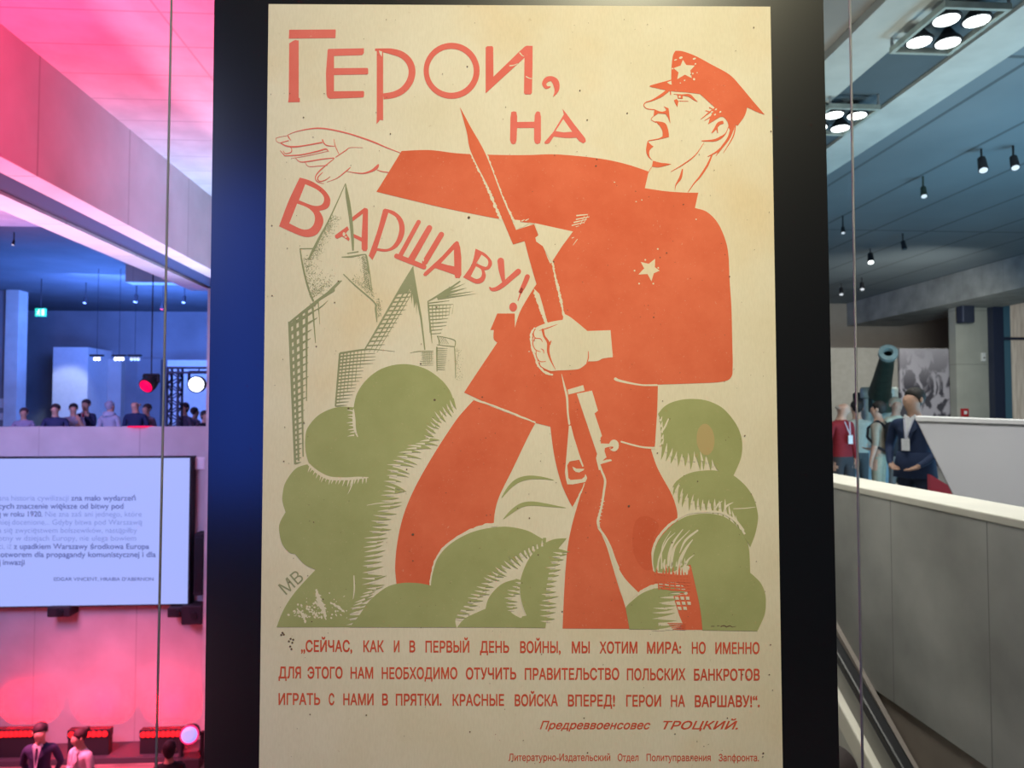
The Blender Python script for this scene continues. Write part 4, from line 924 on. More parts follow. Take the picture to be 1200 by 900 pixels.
# ---- lettering set in type
def text_mesh(body, bold=0.0, shear=0.0):
    """Outline type as (vertices, faces): every outer contour filled on its own, less the counters inside it."""
    from mathutils.geometry import delaunay_2d_cdt, interpolate_bezier
    cu = bpy.data.curves.new('type', 'FONT'); cu.body = body; cu.size = 1.0; cu.shear = shear
    o = bpy.data.objects.new('type', cu); COL.objects.link(o)
    dg = bpy.context.evaluated_depsgraph_get(); dg.update()
    cv = o.evaluated_get(dg).to_curve(dg)
    loops = []
    for sp in cv.splines:
        pts = []
        bp_ = sp.bezier_points; n = len(bp_)
        for i in range(n):
            p, q = bp_[i], bp_[(i + 1) % n]
            straight = (p.handle_right - p.co).length < 1e-5 and (q.handle_left - q.co).length < 1e-5
            d = (q.co - p.co).normalized() if (q.co - p.co).length > 1e-6 else None
            if d is not None and not straight:
                straight = abs(d.cross(p.handle_right - p.co).z) < 1e-4 and abs(d.cross(q.handle_left - q.co).z) < 1e-4
            seg = [p.co] if straight else interpolate_bezier(p.co, p.handle_right, q.handle_left, q.co, 6)[:-1]
            for c in seg:
                if not pts or (Vector((c.x, c.y)) - pts[-1]).length > 1e-5: pts.append(Vector((c.x, c.y)))
        if len(pts) > 2 and (pts[0] - pts[-1]).length < 1e-5: pts.pop()
        if len(pts) > 2: loops.append(pts)
    o.to_curve_clear(); bpy.data.objects.remove(o); bpy.data.curves.remove(cu)
    def ar(l): return sum(l[i - 1].x * l[i].y - l[i].x * l[i - 1].y for i in range(len(l))) / 2
    def inside(pt, l):
        r = False
        for i in range(len(l)):
            a, b = l[i - 1], l[i]
            if (a.y > pt.y) != (b.y > pt.y) and pt.x < (b.x - a.x) * (pt.y - a.y) / (b.y - a.y) + a.x: r = not r
        return r
    def hole(l):
        return any(h is not l and ar(h) * ar(l) < 0 and abs(ar(h)) > abs(ar(l)) and all(inside(l[len(l) * j // 5], h) for j in range(5)) for h in loops)
    if bold:                                     # thicken: push every contour outward along its normals
        new = []
        for l in loops:
            sg = (1 if ar(l) > 0 else -1) * (-1 if hole(l) else 1)
            m_ = []
            for i in range(len(l)):
                e1 = (l[i] - l[i - 1]).normalized(); e2 = (l[(i + 1) % len(l)] - l[i]).normalized()
                n_ = Vector((e1.y, -e1.x)) + Vector((e2.y, -e2.x))
                n_ = n_.normalized() if n_.length > 1e-5 else Vector((0, 0))
                m_.append(l[i] + n_ * bold * sg)
            new.append(m_)
        loops = new
    vin, ein = [], []
    for l in loops:
        o_ = len(vin); vin += l; ein += [(o_ + i, o_ + (i + 1) % len(l)) for i in range(len(l))]
    ov, oe, of = delaunay_2d_cdt(vin, ein, [], 0, 1e-6)[:3]
    def winding(x, y):
        wn = 0
        for l in loops:
            for i in range(len(l)):
                a, b = l[i - 1], l[i]
                if (a.y > y) != (b.y > y) and x < (b.x - a.x) * (y - a.y) / (b.y - a.y) + a.x: wn += 1 if b.y > a.y else -1
        return wn
    fs = [tuple(f) for f in of if winding(sum(ov[i].x for i in f) / 3, sum(ov[i].y for i in f) / 3)]
    return [(q.x, q.y) for q in ov], fs
_cap = text_mesh('Н'); CAPH = max(v[1] for v in _cap[0]) - min(v[1] for v in _cap[0])
_xh = text_mesh('н'); XH = max(v[1] for v in _xh[0])
def set_words(bm, words, mapper, capx, mi=0, bold=0.012, shear=0.0):
    """words: (text, x0, x1, baseline y) in photograph pixels; capx = cap height in pixels."""
    for body, x0, x1, yb in words:
        vs, fs = text_mesh(body, bold, shear)
        lo = min(v[0] for v in vs); hi = max(v[0] for v in vs)
        new = [bm.verts.new(mapper(x0 + (v[0] - lo) / (hi - lo) * (x1 - x0), yb - v[1] / CAPH * capx)) for v in vs]
        for f in fs:
            try: bm.faces.new([new[i] for i in f]).material_index = mi
            except ValueError: pass
def on_sheet(x, y): return pp(x, y, 0.0012 + 2 * LEVEL)
lines = [
 ('slogan_lettering', 13.2, 0.026, 0, 763.0, 765.8, [('„СЕЙЧАС,', 353, 413), ('КАК', 426, 450), ('И', 461.7, 468.2), ('В', 480, 486.8), ('ПЕРВЫЙ', 498.7, 550), ('ДЕНЬ', 562.5, 596.7), ('ВОЙНЫ,', 609.5, 657), ('МЫ', 670, 691), ('ХОТИМ', 702.5, 746.7), ('МИРА:', 758, 798), ('НО', 810.5, 826.7), ('ИМЕННО', 838, 889.7)]),
 ('slogan_lettering', 13.2, 0.026, 0, 794.2, 797.0, [('ДЛЯ', 326.7, 353), ('ЭТОГО', 360.7, 401.7), ('НАМ', 411, 437.5), ('НЕОБХОДИМО', 447.5, 536), ('ОТУЧИТЬ', 546, 605), ('ПРАВИТЕЛЬСТВО', 615, 725.5), ('ПОЛЬСКИХ', 734.5, 803), ('БАНКРОТОВ', 813, 890)]),
 ('slogan_lettering', 13.2, 0.026, 0, 825.2, 828.0, [('ИГРАТЬ', 326.7, 375.5), ('С', 385.5, 392), ('НАМИ', 402.5, 438), ('В', 448, 455), ('ПРЯТКИ.', 464, 517.5), ('КРАСНЫЕ', 530.5, 590.7), ('ВОЙСКА', 603.2, 653.7), ('ВПЕРЕД!', 665.5, 720.5), ('ГЕРОИ', 733.7, 774.5), ('НА', 786, 802.5), ('ВАРШАВУ!“.', 814, 890)]),
 ('signature_lettering', 9.4, 0.022, 0.34, 853.5, 854.0, [('Предреввоенсовес', 632.5, 762), ('ТРОЦКИЙ.', 777, 864.5)]),
 ('imprint_lettering', 8.4, 0.012, 0, 890.5, 891.5, [('Литературно-Издательский', 596, 715), ('Отдел', 723.7, 748), ('Политуправления', 757.5, 832.5), ('Запфронта.', 842, 889)]),
]
for name, cap_, bold, shear, y0, y1, ws in lines:
    bm = B()
    set_words(bm, [(t, a, b, y0 + (y1 - y0) * ((a + b) / 2 - 330) / 560) for t, a, b in ws], on_sheet, cap_, 0, bold, shear)
    bmesh.ops.delete(bm, geom=[v for v in bm.verts if not v.link_faces], context='VERTS')
    obj(name, bm, RUST, poster)
bm = B()
vs, fs = text_mesh('МВ', 0.0)
ca, sa = math.cos(R(-41)), math.sin(R(-41))
new = []
for x, y in vs:
    u, v = x / CAPH * 14.5, -y / CAPH * 15
    new.append(bm.verts.new(on_sheet(334.5 + u * ca - v * sa, 698 + u * sa + v * ca)))
for f in fs:
    try: bm.faces.new([new[i] for i in f])
    except ValueError: pass
obj('monogram_lettering', bm, LINE, poster)
# printer's scribble low on the right bush
sg = Ink('S')
for q in ([(833, 733.5, .8), (837, 733.5, .8)], [(840, 733.5, .8), (842, 732.6, 1)], [(844, 734, 1.2), (848, 732.8, 1.4), (851, 734, 1.4), (855, 733, 1.3), (858, 734.4, .8), (862, 733.4, .4)]): sg.stroke(q, 'S', 8)
# fly specks and stains of age
rs = random.Random(11)
for _ in range(330):
    x = rs.uniform(312, 905); y = rs.uniform(14, 896)
    r = rs.choice((.35, .4, .45, .5, .6, .9))
    sg.disc(x, y, r, r * rs.uniform(.7, 1), 'S', 10, 6)
for x, y in ((331.5, 741), (333, 743), (330, 743.5), (341, 748), (339, 751), (343, 752.5), (340.5, 757), (342, 760), (344, 749)):
    sg.disc(x, y, 1.3, 1.1, 'S', 10, 7)
for x, y, r in ((484, 626, 1.6), (509.5, 468.5, 1.4), (736.8, 592.8, 1.4), (549.5, 255, 1.6), (894, 882, 1.2), (893.5, 886, .8), (408.7, 478.5, 1.2)): sg.disc(x, y, r, r * .8, 'S', 10, 9)
sg.link('age_specks', poster)['kind'] = 'stuff'
bm = B()

# ================================================================== LEFT HALL: SCREEN AND STAGE LIGHTS
SY = 14.05
def sc(px, py, f=0.0): return onY(px, py, SY - f)
s0, s1 = sc(-90, 538), sc(219.5, 707.5)
scr = empty('led_screen', Vector(((s0.x + s1.x) / 2, SY + 0.1, s1.z)), 'big glowing lilac display of Polish text on the far hall wall', 'screen')
obj('frame', box(B(), s0.x - 0.03, s1.x + 0.035, SY + 0.012, SY + 0.245, s1.z - 0.03, s0.z + 0.03, 0.01), M['black_matte'], scr)
obj('display_panel', box(B(), s0.x, s1.x, SY, SY + 0.012, s1.z, s0.z), M['screen'], scr)
def on_screen(x, y): return onY(x, y, SY - 0.004)
def screen_line(segs, yb, capx, name):
    for key, words in segs:
        bm = B()
        set_words(bm, [(t, a, b, yb) for t, a, b in words], on_screen, capx, 0, 0.018 if key == 'screen_bold' else 0.004)
        bmesh.ops.delete(bm, geom=[v for v in bm.verts if not v.link_faces], context='VERTS')
        o = obj(name, bm, M[key], scr)
DK, PL = 'screen_bold', 'screen_light'
for yb, cap_, segs in (
 (586.6, 6.6, [(PL, [('Współczesna', -38, 10.5), ('historia cywilizacji', 13.2, 80.5)]), (DK, [('zna mało wydarzeń', 83.2, 159)])]),
 (596.1, 6.6, [(DK, [('posiadających', -43, 16.6), ('znaczenie większe od bitwy pod', 19, 144.8)])]),
 (605.4, 6.6, [(DK, [('Warszawą', -38, 1.0), ('w roku 1920.', 3.4, 49.8)]), (PL, [('Nie zna zaś ani jednego, które', 53, 166)])]),
 (614.9, 6.6, [(PL, [('byłoby mniej', -41, 11.4), ('docenione... Gdyby bitwa pod Warszawą', 14, 166.6)])]),
 (624.4, 6.6, [(PL, [('zakończyła', -44, 1.8), ('się zwycięstwem bolszewików, nastąpiłby', 4.6, 160.6)])]),
 (633.6, 6.6, [(PL, [('punkt zwrotny', -44, 15.6), ('w dziejach Europy, nie ulega bowiem', 18.2, 159.6)])]),
 (643.3, 6.6, [(PL, [('wątpliwości,', -43, 5.4), ('iż', 8.4, 13.6)]), (DK, [('z upadkiem Warszawy środkowa Europa', 16.2, 174.8)])]),
 (652.8, 6.6, [(DK, [('stanęłaby', -42, -2.4), ('otworem dla propagandy komunistycznej i dla', 0.4, 182.6)])]),
 (662.0, 6.6, [(DK, [('sowieckiej', -42, 0.6), ('inwazji', 3.2, 29)])]),
 (680.6, 4.2, [(DK, [('EDGAR VINCENT, HRABIA D’ABERNON', 63, 180)])])):
    screen_line(segs, yb, cap_, 'display_text')

def pix_box(px0, px1, py0, py1, Y, depth, bevel=0.02):
    a, b = onY(px0, py0, Y), onY(px1, py1, Y)
    return box(B(), a.x, b.x, Y, Y + depth, b.z, a.z, bevel)
def wall_thing(name, label, cat, px0, px1, py0, py1, depth, mt, group=None):
    Y = WALL_Y - depth
    o = obj(name, pix_box(px0, px1, py0, py1, Y, depth), mt)
    return tag(o, label, cat, group)
# loudspeaker at the screen's right, bracket boxes under it, a lit panel on the wall
t = empty('loudspeaker', onY(233, 698, 14.1), 'tall dark loudspeaker hung on the wall right of the lilac screen', 'loudspeaker')
obj('cabinet', pix_box(227.5, 237.5, 625, 698, 14.0, 0.3, 0.02), M['black_matte'], t)
obj('grille', pix_box(228.5, 236.8, 630, 693, 13.985, 0.02, 0.005), M['black'], t)
o = wall_thing('wall_panel', 'small pale square panel on the wall beside the upper corner of the lilac screen', 'panel', 226.3, 240, 536, 550.5, 0.06, M['pale'])
def projector(label, x0, x1, y0, y1, extra=None):
    t = empty('wall_projector', onY((x0 + x1) / 2, y1, 14.1), label, 'projector', 'black projectors under the screen')
    obj('housing', pix_box(x0, x1, y0, y1, 13.95, 0.35, 0.03), M['black_matte'], t)
    a = onY((x0 + x1) / 2, (y0 + y1) / 2, 13.95)
    obj('lens', tube(B(), a + Vector((0.05, -0.04, 0)), a + Vector((0.05, 0.01, 0)), 0.06), M['black'], t)
projector('small black projector on the wall below the middle of the lilac screen', 54.5, 81, 711.5, 723.5)
projector('black projector below the right corner of the lilac screen', 195.5, 215, 712, 724)
projector('wider black projector on the wall at the hall corner, lower than its neighbour', 212, 236.5, 710, 732.5)

# LED wash bars on the hall floor with their red light on the wall
def led_bar(x0, x1, label, n):
    Y = 13.75
    a, b = onY(x0, 861, Y), onY(x1, 861, Y)
    zc = onY(x0, 861, Y).z
    t = empty('led_wash_bar', Vector(((a.x + b.x) / 2, Y, -4.89)), label, 'stage light', 'red led wash bars along the foot of the wall')
    bm = B(); box(bm, a.x - 0.03, b.x + 0.03, Y + 0.0, Y + 0.16, zc - 0.075, zc + 0.075, 0.01)
    obj('housing', bm, M['black_matte'], t)
    obj('base', box(B(), a.x - 0.02, b.x + 0.02, Y + 0.01, Y + 0.15, -4.89, zc - 0.07), M['black_matte'], t)
    for k in range(n):
        x = a.x + (b.x - a.x) * (k + 0.5) / n
        obj('led', lathe(B(), (x, Y + 0.005, zc), (0, -1, 0), [(0, 0.055), (0.02, 0.052), (0.03, 0.03)], 12), M['red_glow'], t)
    xm = (a.x + b.x) / 2
    for k in (-0.24, 0.0, 0.24):
        spot('red_wash', (xm + k, Y + 0.20, zc + 0.06), (xm + k, WALL_Y, zc + 0.22), 86, 260, (1.0, 0.0, 0.0), 0.8, 0.03)
    spot('red_wash_wide', (xm, Y + 0.18, zc + 0.10), (xm, WALL_Y, zc + 0.75), 140, 38, (1.0, 0.0, 0.03), 1.0, 0.15)
led_bar(-12, 38, 'red led bar at the wall foot, left of the person in dark suit', 9)
led_bar(80.5, 126, 'red led bar at the wall foot, behind the person in pale blazer', 7)
led_bar(165, 211.5, 'red led bar at the foot of the wall, beside the lilac spotlight', 8)
def stage_light(c, d, r, lens, rim, label, hang=None, stand=None):
    c = Vector(c); d = Vector(d).normalized()
    base = Vector((c.x, c.y, stand)) if stand is not None else Vector((c.x, c.y, hang))
    t = empty('stage_spotlight', base, label, 'spotlight')
    obj('head', lathe(B(), c - d * r * 2.2, d, [(0, r * 0.5), (0.2 * r, r * 0.8), (1.4 * r, r * 1.12), (2.2 * r, r * 1.15), (2.22 * r, r * 0.9)], 22), M['black_matte'], t)
    obj('lens', lathe(B(), c - d * 0.01, d, [(0, r * 0.98), (0.03, r * 0.93), (0.05, r * 0.6)], 24), lens, t)
    if rim: obj('rim', lathe(B(), c - d * 0.012, d, [(0, r * 1.13), (0.02, r * 1.12), (0.022, r * 1.0)], 24), rim, t)
    b_ = c - d * r * 1.2
    side = d.cross(Vector((0, 0, 1))).normalized() * r * 1.25
    bm = B()
    zt_ = stand + 0.12 if stand is not None else min(hang - 0.01, c.z + r * 1.7)
    for s in (-1, 1):
        tube(bm, b_ + side * s, Vector(((b_ + side * s).x, (b_ + side * s).y, zt_)), 0.03 if hang else 0.04)
    tube(bm, Vector(((b_ + side).x, (b_ + side).y, zt_)), Vector(((b_ - side).x, (b_ - side).y, zt_)), 0.03)
    obj('yoke', bm, M['black_matte'], t)
    if stand is not None:
        obj('base', box(B(), b_.x - r * 1.3, b_.x + r * 1.3, b_.y - r, b_.y + r, stand, stand + 0.2, 0.02), M['black_matte'], t)
    else:
        obj('hanger', tube(B(), (b_.x, b_.y, zt_), (b_.x, b_.y, hang), 0.012), M['black_matte'], t)
    return t
stage_light(onY(222, 861, 13.3), (0.12, -1, 0.18), 0.145, M['lilac_lens'], M['pink_rim'], 'spotlight with a lilac lens on the hall floor right of the led bars', stand=HALL_Z)
stage_light(onY(171.2, 452.5, 14.6), (-0.25, -0.85, -0.52), 0.135, M['red_lens'], None, 'hanging spotlight with a glowing red lens above the gallery parapet', hang=CEIL_Z)
stage_light(onY(230, 450.5, 15.0), (0.1, -1, -0.08), 0.155, M['white_lens'], None, 'spotlight with a dazzling white lens on the truss by the black board', hang=onY(229, 431, 15.0).z + 0.02)
o = obj('light_disc_reflection', lathe(B(), onY(165, 500.3, 14.42), (0, 0, 1), [(0, 0.24), (0.012, 0.235)], 28), M['red_lens'])  # glowing disc stands in for the red spotlight's reflection
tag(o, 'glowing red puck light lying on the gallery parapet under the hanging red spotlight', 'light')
o.name = 'reflection_disc'

# truss tower with a crossbar in the gallery
ty = 15.15
xa, xb = onY(196, 450, ty).x, onY(208.5, 450, ty).x
zt = onY(200, 431, ty).z
t = empty('truss_tower', Vector(((xa + xb) / 2, ty, 0)), 'dark lattice truss tower standing in the gallery left of the white spotlight', 'truss')
for yy in (ty, ty + 0.22):
    for xx in (xa, xb):
        obj('chord', tube(B(), (xx, yy, 0), (xx, yy, zt + 0.02), 0.026), M['truss'], t)
bm = B(); z = 0.05; k = 0
while z < zt - 0.15:
    for yy in (ty, ty + 0.22):
        tube(bm, (xa if k % 2 else xb, yy, z), (xb if k % 2 else xa, yy, z + 0.15), 0.014, n=8)
    for xx in (xa, xb):
        tube(bm, (xx, ty if k % 2 else ty + 0.22, z), (xx, ty + 0.22 if k % 2 else ty, z + 0.15), 0.014, n=8)
    z += 0.15; k += 1
obj('lacing', bm, M['truss'], t)
bm = B()
for dz in (0, -0.10):
    tube(bm, (xa, ty, zt + dz), (xb + 1.0, ty, zt + dz), 0.025)
obj('crossbar', bm, M['truss'], t)
# gallery lamps
def ceiling_spot(p, label, lens, hang_z, r=0.06, group=None, d=(0, -0.35, -1), dark='black_matte', cat='spotlight'):
    p = Vector(p); d = Vector(d).normalized()
    q = p - d * r * 4
    t = empty('track_spotlight', (q.x, q.y, hang_z), label, cat, group)
    obj('housing', lathe(B(), q, d, [(0, r * .9), (r * 3.6, r * 1.1), (r * 4, r * 1.12), (r * 4.01, r * .9)], 16), M[dark], t)
    obj('lens', lathe(B(), p - d * 0.006, d, [(0, r * .92), (0.01, r * .9)], 16), M[lens], t)
    obj('stem', tube(B(), (q.x, q.y, q.z), (q.x, q.y, hang_z), 0.012, n=8), M[dark], t)
    return t
GS = 'small gallery track spotlights'
for px, py, lens, r, lab in ((15, 287, 'dim_lamp', .025, 'faint gallery spotlight high at the left edge, under the pink ceiling end'), (99, 355, 'blue_lamp', .045, 'faint gallery spotlight to the right of the green exit sign'), (158.5, 354, 'blue_lamp', .055, 'gallery spotlight left of the left steel cable, the brighter of its row'),
                         (215, 354.5, 'blue_lamp', .05, 'gallery spotlight between the left steel cable and the black board'), (189.5, 362.5, 'pink_rim', .045, 'tiny pinkish gallery lamp just left of the steel cable')):
    ceiling_spot(onY(px, py, 20.5 if px > 20 else 14.75), lab, lens, CEIL_Z, r, GS)
for px, lens, lab in ((113.5, 'warm_lamp', 'pair of warm lamps lit over the pale gallery panel'), (139.5, 'warm_lamp', 'row of three warm lamps lit in the gallery right of the pale panel'), (158, 'dim_lamp', 'row of three dim lamps in the gallery above the red spotlight')):
    p = onY(px, 421.5, 18.5)
    t = empty('lamp_bar', (p.x, p.y, CEIL_Z), lab, 'lamp', 'lamp bars in the gallery')
    obj('rail', box(B(), p.x - 0.17, p.x + 0.17, p.y - 0.04, p.y + 0.04, p.z + 0.07, p.z + 0.13, 0.01), M['black_matte'], t)
    obj('stem', tube(B(), (p.x, p.y, p.z + 0.12), (p.x, p.y, CEIL_Z), 0.006, n=8), M['truss'], t)
    for k in ((-1, 0, 1) if px > 120 else (-0.5, 0.5)):
        obj('bulb', ball(B(), (p.x + k * 0.085, p.y, p.z + 0.02), (0.04, 0.04, 0.045)), M[lens], t)
p = onY(47, 366, 20)
t = empty('exit_sign', (p.x, p.y, CEIL_Z), 'green glowing exit sign with a running figure high in the gallery', 'sign')
obj('sign_box', box(B(), p.x - 0.14, p.x + 0.14, p.y, p.y + 0.06, p.z - 0.11, p.z + 0.11, 0.01), M['exit'], t)
bm = B()
ball(bm, (p.x - 0.03, p.y - 0.004, p.z + 0.065), (0.022, 0.006, 0.022))
for a, b, r in (((-0.035, 0.04), (-0.05, -0.02), 0.016), ((-0.05, -0.02), (-0.015, -0.045), 0.012), ((-0.015, -0.045), (-0.02, -0.085), 0.010), ((-0.05, -0.02), (-0.085, -0.065), 0.012), ((-0.035, 0.035), (0.005, 0.01), 0.010), ((-0.035, 0.035), (-0.08, 0.015), 0.010)):
    tube(bm, (p.x + a[0], p.y - 0.004, p.z + a[1]), (p.x + b[0], p.y - 0.004, p.z + b[1]), r, n=8)
box(bm, p.x + 0.04, p.x + 0.11, p.y - 0.008, p.y, p.z - 0.085, p.z + 0.085)
obj('pictogram', bm, M['exit_white'], t)
obj('hanger', tube(B(), (p.x, p.y + 0.03, p.z + 0.1), (p.x, p.y + 0.03, CEIL_Z), 0.012, n=8), M['black_matte'], t)
# notices on the gallery wall at the left edge
for (y0, y1, lab) in ((467, 478, 'upper white notice sheet on the gallery wall at the left edge'), (484, 492, 'lower white notice sheet on the gallery wall at the left edge')):
    a, b = onY(-6, y0, 22.1), onY(5, y1, 22.1)
    o = obj('notice_sheet', box(B(), a.x, b.x, 22.08, 22.1, b.z, a.z), M['pale'])
    tag(o, lab, 'notice')
a = onY(-20, 440, 22.1); b = onY(5, 440, 22.1)
struct('wall_gallery_side', box(B(), a.x - 2, b.x, 22.1, 22.4, 0, CEIL_Z), M['dark_wall'])

# ================================================================== RIGHT SIDE
# ceiling lamp clusters in the recess between the beams
def cluster(px, py, label):
    d = ray(px, py); s = (4.56 - CAM.z) / d.z; c = CAM + d * s
    t = empty('lamp_cluster', (c.x, c.y, 4.735), label, 'ceiling lamp', 'four-lamp clusters between the concrete beams')
    bm = B()
    for (x0, x1, y0, y1) in ((-.27, .27, -.36, -.33), (-.27, .27, .33, .36), (-.27, -.24, -.33, .33), (.24, .27, -.33, .33)):
        box(bm, c.x + x0, c.x + x1, c.y + y0, c.y + y1, 4.57, 4.62)
    obj('frame', bm, M['gun_pale'], t)
    bm = B()
    for x in (-.255, .255):
        for y in (-.345, .345): tube(bm, (c.x + x, c.y + y, 4.62), (c.x + x, c.y + y, 4.735), 0.012, n=8)
    obj('hanger_rods', bm, M['steel'], t)
    for x in (-.125, .125):
        for y in (-.17, .17):
            q = Vector((c.x + x, c.y + y, 4.60))
            l = obj('lamp', lathe(B(), q, (0, 0, -1), [(-.10, .03), (-.04, .07), (0, .105), (.02, .112), (.021, .09)], 20), M['black_matte'], t)
            obj('lens', lathe(B(), q + Vector((0, 0, -.016)), (0, 0, -1), [(0, .095), (.012, .09), (.02, .05)], 20), M['white_lens'], l)
    area('cluster_light', (c.x, c.y, 4.54), (c.x, c.y, 0), 0.4, 40, (1.0, 0.99, 0.92))
cluster(1110, 40, 'cluster of four bright lamps between the beams, the nearer one at upper right')
cluster(981, 145, 'cluster of four bright lamps half hidden behind the right edge of the black board')
RS = 'spotlights under the slate ceiling'
for px, py, lens, r, lab in ((1020.5, 307.5, 'white_lens', .055, 'lit white spotlight under the slate ceiling, right of the right-hand cable'), (1083, 230, 'dim_lamp', .04, 'unlit cylinder spotlight, in the middle of the slate ceiling'), (1152.5, 199.5, 'dim_lamp', .05, 'pale spotlight under the slate ceiling, left of two at the right'),
                         (1190, 196.5, 'dim_lamp', .045, 'pale spotlight under the slate ceiling, right of two at the edge'), (988, 273, 'dim_lamp', .03, 'small dark spotlight just left of the right-hand cable'), (1060, 292, 'recess', .04, 'dark unlit spotlight right of the lit one under the slate ceiling'),
                         (1010.5, 339, 'dim_lamp', .05, 'faint spotlight below the lit one, near the right-hand cable'), (986, 345, 'dim_lamp', .05, 'faint far spotlight against the edge of the black board')):
    d = ray(px, py); dz = 0.30
    s = (4.72 - dz - CAM.z) / d.z; c = CAM + d * s
    ceiling_spot(c, lab, lens, 4.72, r, RS, (-0.25, -0.5, -1) if px != 1060 else (0, -0.3, -1), 'gun_green' if px in (1083,) else 'black_matte')
# slanted white counter beyond the parapet
dd = 3.95
def cpt(px, py, dep): return CAM + ray(px, py) * dep
A = cpt(1074, 493, dd); Bq = cpt(1236, 500.5, dd); Cq = cpt(1118, 584, dd)
slope = (Cq - A) / (Cq.z - A.z)
bl = A + slope * (0.0 - A.z); bl.y = A.y
br = Vector((Bq.x + 0.35, Bq.y, 0)); trp = Vector((Bq.x + 0.35, Bq.y, Bq.z - 0.004))
t = empty('reception_counter', Vector(((bl.x + br.x) / 2, A.y, 0)), 'white slant-sided reception counter beyond the concrete parapet', 'counter')
bm = B(); prism(bm, [A, trp, br, bl], (0.42, 0.62, 0)); bmesh.ops.bevel(bm, geom=list(bm.edges), offset=0.004, segments=2, affect='EDGES')
obj('body', bm, M['counter'], t)
bm = B(); prism(bm, [A + Vector((-0.012, -0.012, 0.0)), trp + Vector((0, -0.012, 0.0)), trp + Vector((0, -0.012, 0.022)), A + Vector((-0.012, -0.012, 0.022))], (0.43, 0.64, 0))
obj('top', bm, M['pale'], t)
# escalator-like handrail of the stairs
a = onX(983, 764, 1.78); b = onX(1061, 900, 1.78); d = (b - a).normalized()
n_ = Vector((0, -d.z, d.y)); n_ = n_ if n_.z > 0 else -n_
s0 = a - d * 1.6; s1 = a + d * 3.4
t = empty('stair_balustrade', Vector((1.78, s1.y, stair_z(s1.y))), 'stair balustrade with a black handrail beside the concrete parapet wall', 'balustrade')
bm = B(); obox(bm, (s0 + s1) / 2, (0.028, 0, 0), (s1 - s0) / 2, n_ * 0.020, 0.01)
obj('handrail', bm, M['black'], t)
bm = B(); obox(bm, (s0 + s1) / 2 - n_ * 0.028, (0.016, 0, 0), (s1 - s0) / 2, n_ * 0.009)
obj('rail_bracket', bm, M['truss'], t)
bm = B()
L0 = (s1 - s0)
obox(bm, (s0 + s1) / 2 - n_ * 0.437, (0.010, 0, 0), L0 / 2, n_ * 0.40)
obj('panel', bm, M['conc_light'], t)
w0, w1 = onX(984, 815, 1.70), onX(1023, 900, 1.70)
d2 = (w1 - w0).normalized(); n2 = Vector((0, -d2.z, d2.y)); n2 = n2 if n2.z > 0 else -n2
e0, e1 = w0 - d * 1.2, w0 + d * 3.0
bm = B(); obox(bm, (e0 + e1) / 2 - n_ * 0.055, (0.02, 0, 0), (e1 - e0) / 2, n_ * 0.05, 0.008)
obj('lower_rail', bm, M['cap'], t)
# artillery gun
GY, K = 13.2, 1.245
mz = onY(1041, 413, GY - 1.1 * K); bz = onY(1030, 464, GY)
t = empty('artillery_gun', Vector((bz.x, GY, 0)), 'green field gun with raised barrel and pale mount, standing by the mural', 'cannon')
dg_ = (mz - bz); Lg = dg_.length; dg_.normalize()
obj('barrel', lathe(B(), bz, dg_, [(0, .155 * K), (0.1 * K, .16 * K), (Lg * .4, .13 * K), (Lg * .9, .098 * K), (Lg * .93, .115 * K), (Lg, .112 * K), (Lg + .002, .064 * K)], 24, ends=False), M['gun_green'], t)
obj('muzzle_ring', lathe(B(), mz - dg_ * 0.06 * K, dg_, [(s_ * K, r_ * K) for s_, r_ in ((0, .108), (.005, .125), (.065, .122), (.07, .062), (.0, .056))], 24, ends=False), M['gun_pale'], t)
obj('bore', lathe(B(), mz - dg_ * 0.30 * K, dg_, [(0, .02 * K), (.01, .062 * K), (.295 * K, .0625 * K)], 20, ends=False), M['black_matte'], t)
obj('breech', box(B(), bz.x - .16 * K, bz.x + .16 * K, bz.y - .12, bz.y + .6, bz.z - .26 * K, bz.z + .06 * K, .03), M['gun_green'], t)
for px in (1017, 1043):
    c = onY(px, 456, GY + 0.1)
    m_ = obj('mount_cylinder', lathe(B(), (c.x, c.y, c.z - .55 * K), (0, 0, 1), [(s_ * K, r_ * K) for s_, r_ in ((0, .07), (.40, .07), (.42, .11), (.55, .115), (.58, .09))], 16), M['gun_pale'], t)
a_, b_ = onY(1014, 470, GY + 0.12), onY(1047, 496, GY + 0.12)
bm = B(); box(bm, a_.x, b_.x, GY + .02, GY + .3, b_.z - .1, a_.z, .03)
obj('carriage', bm, M['gun_pale'], t)
for s in (-1, 1):
    wx = bz.x + s * 0.62
    bm = B(); lathe(bm, (wx - .05, GY + .2, .52), (1, 0, 0), [(0, .40), (0, .52), (.1, .52), (.1, .40)], 28)
    for k in range(6):
        an = math.pi * k / 6
        tube(bm, (wx, GY + .2 + .45 * math.cos(an), .52 + .45 * math.sin(an)), (wx, GY + .2 - .45 * math.cos(an), .52 - .45 * math.sin(an)), .025, n=8)
    obj('wheel', bm, M['gun_green'], t)
obj('axle', tube(B(), (bz.x - .62, GY + .2, .52), (bz.x + .62, GY + .2, .52), .05), M['gun_green'], t)
bm = B()
for s in (-1, 1): obox(bm, (bz.x + s * .35, GY + 1.1, .32), (.06, 0, 0), (s * .15, .95, -.24), (0, .03, .08))
obj('trail', bm, M['gun_green'], t)
obj('gun_cradle', box(B(), bz.x - .22, bz.x + .22, GY + .05, GY + .35, .48, b_.z - .05, .02), M['gun_pale'], t)
